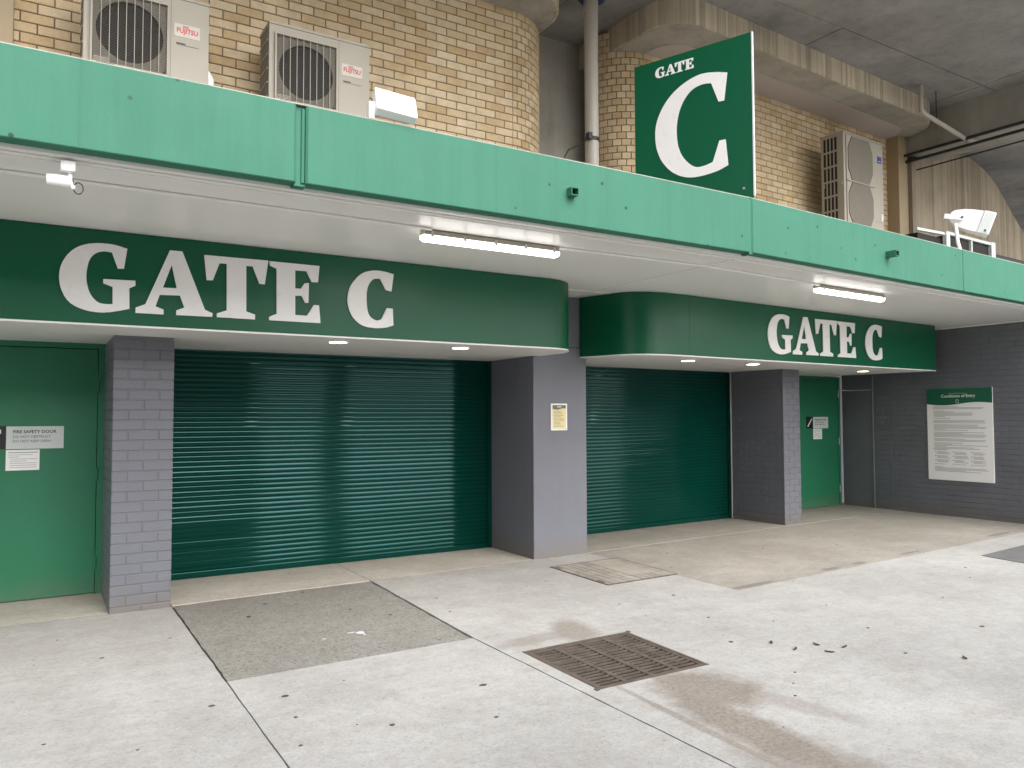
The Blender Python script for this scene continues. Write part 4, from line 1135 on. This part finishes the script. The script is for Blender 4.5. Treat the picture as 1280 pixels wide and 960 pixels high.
# ---- tall two-fan unit
def tall_unit():
    x0, x1, y, D, z0, z1 = 4.575, 5.58, 6.6, 0.36, 4.28, 5.645
    t = thing('air_conditioner', 'tall beige two-fan unit beside the tan post on the right', 'air conditioner', FR, ((x0 + x1) / 2, y, z0))
    part('casing', bx(x0, x1, y, y + D, z0, z1, bev=0.008), 'ac', t)
    part('lid', bx(x0 - 0.008, x1 + 0.008, y - 0.008, y + D + 0.008, z1 - 0.003, z1 + 0.022, bev=0.006), 'ac', t)
    zm = (z0 + z1) / 2 - 0.0
    for a, b in ((z0 + 0.06, zm - 0.012), (zm + 0.012, z1 - 0.03)):
        gx0, gx1 = x0 + 0.085, x0 + 0.70
        h = b - a
        octo = [(gx0 + 0.10, a), (gx1 - 0.09, a), (gx1, a + h * 0.27), (gx1, b - h * 0.27), (gx1 - 0.09, b), (gx0 + 0.10, b), (gx0, b - h * 0.27), (gx0, a + h * 0.27)]
        gd = part('fan_guard', MB().prism(octo, y - 0.022, y - 0.001, 'y'), 'ac_shadow', t)
        w = MB()
        for i in range(26):
            zz = a + h * (i + 0.5) / 26
            k = min(1.0, min(zz - a, b - zz) / (h * 0.27))
            w.box(gx0 + 0.10 * (1 - k), gx1 - 0.09 * (1 - k), y - 0.026, y - 0.0221, zz - 0.003, zz + 0.003)
        part('guard_wires', w, 'ac_shadow', t, sub=gd, kind='stuff')
        part('guard_surround', MB().prism([(x0 + 0.05, a - 0.01), (gx1 + 0.05, a - 0.01), (gx1 + 0.05, b + 0.01), (x0 + 0.05, b + 0.01)], y - 0.014, y - 0.001, 'y', holes=[[(p[0] + (0.004 if p[0] > (gx0 + gx1) / 2 else -0.004), p[1] + (0.004 if p[1] > (a + b) / 2 else -0.004)) for p in octo]]), 'ac', t)
    part('mid_bar', bx(x0 + 0.05, x0 + 0.74, y - 0.03, y - 0.001, zm - 0.008, zm + 0.008), 'ac', t)
    lg = part('badge', bx(x0 + 0.86, x0 + 0.965, y - 0.003, y - 0.0005, z1 - 0.29, z1 - 0.19), 'blue', t)
    part('badge_print', bx(x0 + 0.885, x0 + 0.94, y - 0.0036, y - 0.003, z1 - 0.265, z1 - 0.255), 'plate', t, sub=lg)
    part('maker_print', bx(x0 + 0.84, x0 + 0.975, y - 0.0018, y - 0.0004, z1 - 0.155, z1 - 0.13), 'print', t)
    part('panel_seam', bx(x0 + 0.75, x1 - 0.01, y - 0.0016, y, z0 + 0.19, z0 + 0.194), 'ac_shadow', t)
    part('sticker', bx(x1 - 0.06, x1 - 0.02, y - 0.002, y - 0.0004, z0 + 0.22, z0 + 0.32), 'plate', t)
    for i in range(6):
        for j in range(4):
            zz, yy = z0 + 0.07 + i * 0.215, y + 0.105 + j * 0.058
            part('side_slot', bx(x0 - 0.002, x0 + 0.004, yy, yy + 0.034, zz, zz + 0.185), 'dark', t)
    part('side_handle', bx(x0 - 0.014, x0 - 0.0005, y + 0.02, y + 0.085, zm - 0.06, zm - 0.01, bev=0.004), 'ac', t)
    part('side_handle', bx(x0 - 0.014, x0 - 0.0005, y + 0.30, y + 0.35, zm - 0.06, zm - 0.01, bev=0.004), 'ac', t)
    for xx in (x0 + 0.12, x1 - 0.2):
        part('stand_leg', bx(xx, xx + 0.06, y + 0.05, y + D - 0.05, 3.44, z0), 'steel', t)
    solo('isolator_box', bx(x1 + 0.015, x1 + 0.2, y + 0.3, y + 0.44, z0 + 0.20, z0 + 0.42, bev=0.01), 'pvc', 'small grey isolator box between the tall two-fan unit and the tan post', 'box', FR, (x1 + 0.1, y + 0.37, z0 + 0.2))
tall_unit()

# ---- white floodlight on the canopy edge
t = thing('floodlight', 'white rectangular floodlight tilted on the canopy edge in front of the fan unit', 'floodlight', FL, (1.98, 4.73, ZT))
def tilted(box, piv, ang, yaw=0.0, roll=0.0):
    Rm = Matrix.Rotation(yaw, 3, 'Z') @ Matrix.Rotation(ang, 3, 'X') @ Matrix.Rotation(roll, 3, 'Y')
    P = Vector(piv)
    box.v = [tuple(P + Rm @ (Vector(v) - P)) for v in box.v]
    return box
pv = (1.98, 4.70, 3.66)
ANG = R_(-24)
part('body', tilted(bx(1.84, 2.125, 4.665, 4.735, 3.575, 3.755, bev=0.01), pv, ANG, 0, R_(4)), 'white', t)
part('glass', tilted(bx(1.862, 2.103, 4.6615, 4.6648, 3.592, 3.738), pv, ANG, 0, R_(4)), 'paper', t)
part('cooling_fins', tilted(bx(1.87, 2.09, 4.736, 4.765, 3.60, 3.73), pv, ANG, 0, R_(4)), 'white', t)
part('bracket', bx(1.80, 1.838, 4.69, 4.75, 3.548, 3.66, bev=0.006), 'white', t)
part('bracket', bx(1.80, 2.13, 4.71, 4.78, 3.546, 3.556), 'white', t)

# ---- loudspeaker on a bracket
t = thing('loudspeaker', 'white outdoor loudspeaker tilted up on an arm at the canopy edge', 'loudspeaker', FR, (4.15, 4.86, ZT))
pv = (4.45, 4.85, 3.97)
def spk(mb):
    mb.v = [tuple(Vector(pv) + (Vector(v) - Vector(pv)) * 0.8) for v in mb.v]
    return tilted(mb, (4.45, 4.85, 3.97), R_(0), R_(-58), R_(20))
body = MB()
L = [(4.14, -0.06, 0.06), (4.18, -0.09, 0.10), (4.30, -0.135, 0.145), (4.42, -0.15, 0.165), (4.56, -0.155, 0.175)]
v = []
for x, a, b2 in L:
    for sy, sz in ((-0.11, a), (0.11, a), (0.11, b2), (-0.11, b2)):
        v.append((x, 4.85 + sy * (0.7 + 0.3 * (x - 4.14) / 0.42), 3.97 + sz))
f = [(r * 4 + i, r * 4 + (i + 1) % 4, r * 4 + 4 + (i + 1) % 4, r * 4 + 4 + i) for r in range(len(L) - 1) for i in range(4)] + [(0, 1, 2, 3), (16, 17, 18, 19)]
part('cabinet', spk(body.add(v, f)), 'white', t)
part('front_rim', spk(bx(4.561, 4.72, 4.725, 4.975, 3.81, 4.15, bev=0.008)), 'white', t)
part('grille', spk(bx(4.58, 4.705, 4.7225, 4.7245, 3.825, 4.135)), 'plate', t)
part('grille', spk(bx(4.7205, 4.724, 4.735, 4.965, 3.82, 4.14)), 'plate', t)
part('maker_badge', spk(bx(4.64, 4.67, 4.7205, 4.7222, 3.84, 3.875)), 'print_dark', t)
part('yoke', spk(tilted(bx(4.06, 4.34, 4.715, 4.735, 3.935, 4.01, bev=0.006), (4.34, 4.72, 3.97), 0, 0, R_(-8))), 'white', t)
part('pivot_bolt', spk(MB().disc((4.30, 3.975, 4.703), 0.016, 0.016, 0.012, 10, 'y')), 'black', t)
part('arm', MB().tube([(4.19, 4.86, 3.555), (4.20, 4.90, 3.70), (4.22, 4.93, 3.93)], 0.022, 8), 'white', t, smooth=True)
part('foot', bx(4.14, 4.24, 4.80, 4.92, 3.545, 3.556), 'white', t)

# ---- low framed plant enclosure behind the loudspeaker
t = thing('vent_enclosure', 'low dark vent enclosure with a pale metal frame behind the loudspeaker', 'enclosure', FR, (7.3, 6.3, 3.45))
fx0, fx1, fz = 6.76, 8.36, 4.455
part('louvre', bx(fx0 + 0.06, fx1 - 0.10, 6.33, 7.0, 3.45, fz - 0.05), 'dark', t)
part('louvre', bx(6.06, fx0 + 0.02, 6.36, 7.0, 3.45, fz - 0.1), 'dark', t)
part('frame_post', bx(fx0, fx0 + 0.11, 6.28, 6.34, 3.45, fz), 'plate', t)
part('frame_post', bx(fx1 - 0.14, fx1, 6.28, 7.0, 3.45, fz + 0.01), 'plate', t)
part('frame_post', bx(7.56, 7.60, 6.29, 6.34, 3.45, fz - 0.04), 'plate', t)
part('frame_rail', bx(fx0 + 0.11, fx1 - 0.14, 6.285, 6.345, fz - 0.045, fz), 'plate', t)
part('frame_rail', tilted(bx(5.95, fx0, 6.30, 6.35, fz - 0.06, fz - 0.02), (fx0, 6.3, fz - 0.04), 0, 0, R_(-2)), 'plate', t)
part('louvre', bx(fx1 + 0.02, 12.5, 6.6, 6.95, 3.45, 4.42), 'black', t)

# ================================================================== ON THE GROUND
# ---- drain grate
t = thing('drain_grate', 'rusty iron drain grate set in the pale concrete among silt stains', 'drain', FL, (3.33, 4.15, 0))
def gp(s, r):      # unit square to the slightly skewed opening
    a = Vector(GR[0]).lerp(Vector(GR[1]), s)
    b = Vector(GR[3]).lerp(Vector(GR[2]), s)
    return a.lerp(b, r)
def gbar(s0, s1, r0, r1, z0, z1):
    return MB().prism([tuple(gp(s0, r0)), tuple(gp(s1, r0)), tuple(gp(s1, r1)), tuple(gp(s0, r1))], z0, z1)
part('pit', MB().prism([tuple(gp(a, b)) for a, b in ((-.01, -.01), (1.01, -.01), (1.01, 1.01), (-.01, 1.01))], -0.30, -0.28), 'pit', t)
for a in ((-.012, 0, -.01, 1.01), (1.0, 1.012, -.01, 1.01), (0, 1, -.012, 0), (0, 1, 1.0, 1.012)):
    part('pit_wall', gbar(*a, -0.28, -0.076), 'pit', t)
for a in ((0, 0.03, 0, 1), (0.97, 1, 0, 1), (0.03, 0.97, 0, 0.03), (0.03, 0.97, 0.97, 1)):
    part('frame', gbar(*a, -0.044, 0.003), 'rust', t)
for i in range(5):
    s = 0.035 + 0.93 * i / 4
    w = 0.02
    part('cross_bar', gbar(max(0.031, s - w), min(0.969, s + w), 0.031, 0.969, -0.02, 0.0 - (i % 2) * 0.001), 'rust', t)
nb = 17
for i in range(nb):
    r = 0.05 + 0.90 * i / (nb - 1)
    for k in range(4):
        s0 = 0.035 + 0.93 * k / 4 + 0.0205
        s1 = 0.035 + 0.93 * (k + 1) / 4 - 0.0205
        part('bar', gbar(s0, s1, r - 0.0105, r + 0.0105, -0.012, -0.002 + random.uniform(-0.002, 0.001)), 'rust', t)
for sx in (-0.025, 1.0):
    part('lug', gbar(sx, sx + 0.025, -0.012 if sx > 0 else 0.98, 0.03 if sx > 0 else 1.015, 0.001, 0.006), 'rust', t)

# ---- concrete-filled access cover
CV = [(4.74, 6.975), (5.699, 7.006), (5.629, 5.959), (4.70, 5.925)]
t = thing('access_cover', 'square access cover filled with cracked concrete tiles before the smooth pillar', 'access cover', FL, (5.2, 6.46, 0))
def cp(s, r):
    a = Vector(CV[0]).lerp(Vector(CV[1]), s)
    b = Vector(CV[3]).lerp(Vector(CV[2]), s)
    return a.lerp(b, r)
def cbar(s0, s1, r0, r1, z0, z1):
    return MB().prism([tuple(cp(s0, r0)), tuple(cp(s1, r0)), tuple(cp(s1, r1)), tuple(cp(s0, r1))], z0, z1)
part('bed', cbar(0.012, 0.988, 0.012, 0.988, -0.004, 0.0035), 'joint', t)
for a in ((0, 0.012, 0, 1), (0.988, 1, 0, 1), (0.012, 0.988, 0, 0.012), (0.012, 0.988, 0.988, 1), (0.5, 0.508, 0.012, 0.988)):
    part('frame', cbar(*a, -0.004, 0.0065), 'rust', t)
for i in range(5):
    for j in range(5):
        for h in (0, 1):
            s0 = (0.016 if h == 0 else 0.512) + j * 0.0945
            if j == 4:
                e = 0.4965 if h == 0 else 0.984
            else:
                e = s0 + 0.0945 - 0.012
            if h == 1 and i < 4 and j < 4:
                continue
            part('tile', cbar(s0, e, 0.018 + i * 0.1935, 0.018 + (i + 1) * 0.1935 - 0.014, 0.0, 0.0058 + random.uniform(0, 0.0008)), 'cover_tile', t)
part('tile', cbar(0.512, 0.512 + 4 * 0.0945 - 0.005, 0.018, 0.018 + 4 * 0.1935 - 0.007, 0.0, 0.0060), 'cover_tile', t)
for a in ((0.02, 0.075, 0.05, 0.16), (0.005, 0.06, 0.80, 0.90)):
    part('lifting_slot', cbar(*a, 0.0055, 0.0075), 'rust', t)

# ---- dropped things: trodden gum (uncountable), a few leaves, paint smear
gum = MB()
GUM = [(1.30, 7.6), (1.9, 7.8), (2.2, 8.1), (0.9, 6.3), (0.45, 5.9), (0.2, 6.6), (0.7, 5.4), (0.1, 4.6), (0.55, 4.3), (1.15, 4.6), (1.12, 4.25), (1.05, 3.95), (0.95, 4.75), (1.4, 6.6),
       (1.7, 6.9), (2.3, 6.4), (1.5, 5.5), (2.5, 5.9), (2.1, 7.1), (3.2, 6.3), (3.6, 7.0), (3.0, 5.9), (4.2, 6.5), (3.9, 5.6), (2.3, 4.2), (2.45, 4.0), (2.2, 3.6), (1.7, 3.9), (4.4, 5.2),
       (4.6, 4.6), (5.0, 5.2), (4.2, 3.9), (4.1, 3.3), (3.85, 3.1), (5.6, 4.4), (6.2, 4.7), (6.6, 4.2), (7.4, 4.6), (6.9, 3.9), (5.4, 3.7), (5.0, 3.2), (7.9, 4.2), (8.4, 4.5), (6.2, 3.3), (7.0, 3.2), (5.9, 6.3), (6.8, 6.0), (7.7, 6.5), (8.6, 6.2), (9.4, 6.6), (6.3, 6.9)]
for x, y in GUM:
    x += random.uniform(-.12, .12); y += random.uniform(-.12, .12)
    if 2.8 < x < 3.9 and 3.6 < y < 4.7:
        continue
    if random.random() < 0.35:
        continue
    r = random.choice([0.008, 0.010, 0.012, 0.016])
    gum.disc((x, y, 0.0005), r * random.uniform(1, 1.5), r, 0.002, 9, 'z', 0.15)
for _ in range(60):
    x, y = random.uniform(-1.5, 11), random.uniform(2.0, 7.2)
    if 2.8 < x < 3.9 and 3.6 < y < 4.7:
        continue
    r = random.uniform(0.003, 0.007)
    gum.disc((x, y, 0.0005), r * 1.3, r, 0.0018, 7, 'z', 0.2)
solo('chewing_gum', gum, 'gum', 'dark spots of trodden chewing gum scattered over the pale concrete', 'gum', FL, (0, 0, 0), kind='stuff')
LEAVES = [(4.52, 3.63, 0.5), (4.73, 3.62, 1.4), (4.66, 3.46, 2.2), (4.85, 3.48, 0.2), (4.50, 3.82, 0.9), (5.3, 2.9, 1.0)]
labs = ['curled dark brown dry leaf on the concrete right of the drain', 'thin dark dry leaf lying past the curled one', 'orange brown dry leaf on the concrete right of the drain', 'small dark dry leaf beyond the orange one', 'narrow dark dry leaf nearest the silt stain', 'pale tan dry leaf lying alone on bright concrete']
for (x, y, a), lab in zip(LEAVES, labs):
    m = MB()
    ca, sa = math.cos(a), math.sin(a)
    prof = [(-0.032, 0.0), (-0.016, 0.008), (0.0, 0.011), (0.017, 0.008), (0.034, 0.0)]
    v = []
    for s, w in prof:
        h = 0.002 + 3 * s * s
        for q, dz in ((-w, 0.005), (0, 0), (w, 0.006)):
            v.append((x + s * ca - q * sa, y + s * sa + q * ca, 0.002 + h + dz))
    top = len(v)
    v += [(p[0], p[1], p[2] - 0.0015) for p in v]
    f = []
    for r in range(4):
        for k in range(2):
            i = r * 3 + k
            f.append((i, i + 1, i + 4, i + 3))
            f.append((top + i, top + i + 3, top + i + 4, top + i + 1))
    rim = [0, 3, 6, 9, 12, 13, 14, 11, 8, 5, 2, 1]
    for i in range(len(rim)):
        p, q = rim[i], rim[(i + 1) % len(rim)]
        f.append((p, q, q + top, p + top))
    solo('dry_leaf', m.add(v, f), 'leaf', lab, 'leaf', FL, (x, y, 0), group='dry leaves')
sm = MB()
for x, y, rx, ry in ((2.12, 5.66, 0.028, 0.038), (2.06, 5.69, 0.035, 0.010), (2.13, 5.60, 0.010, 0.02), (1.835, 5.64, 0.016, 0.010)):
    sm.disc((x, y, -0.006), rx, ry, 0.0022 + random.uniform(0, .0008), 14, 'z', 0.3)
solo('paint_smear', sm, 'smear', 'spilt white paint smear on the rough aggregate slab', 'smear', FL, (2.1, 5.65, 0), kind='stuff')

for o in bpy.data.objects:
    if 'base' in o:
        del o['base']
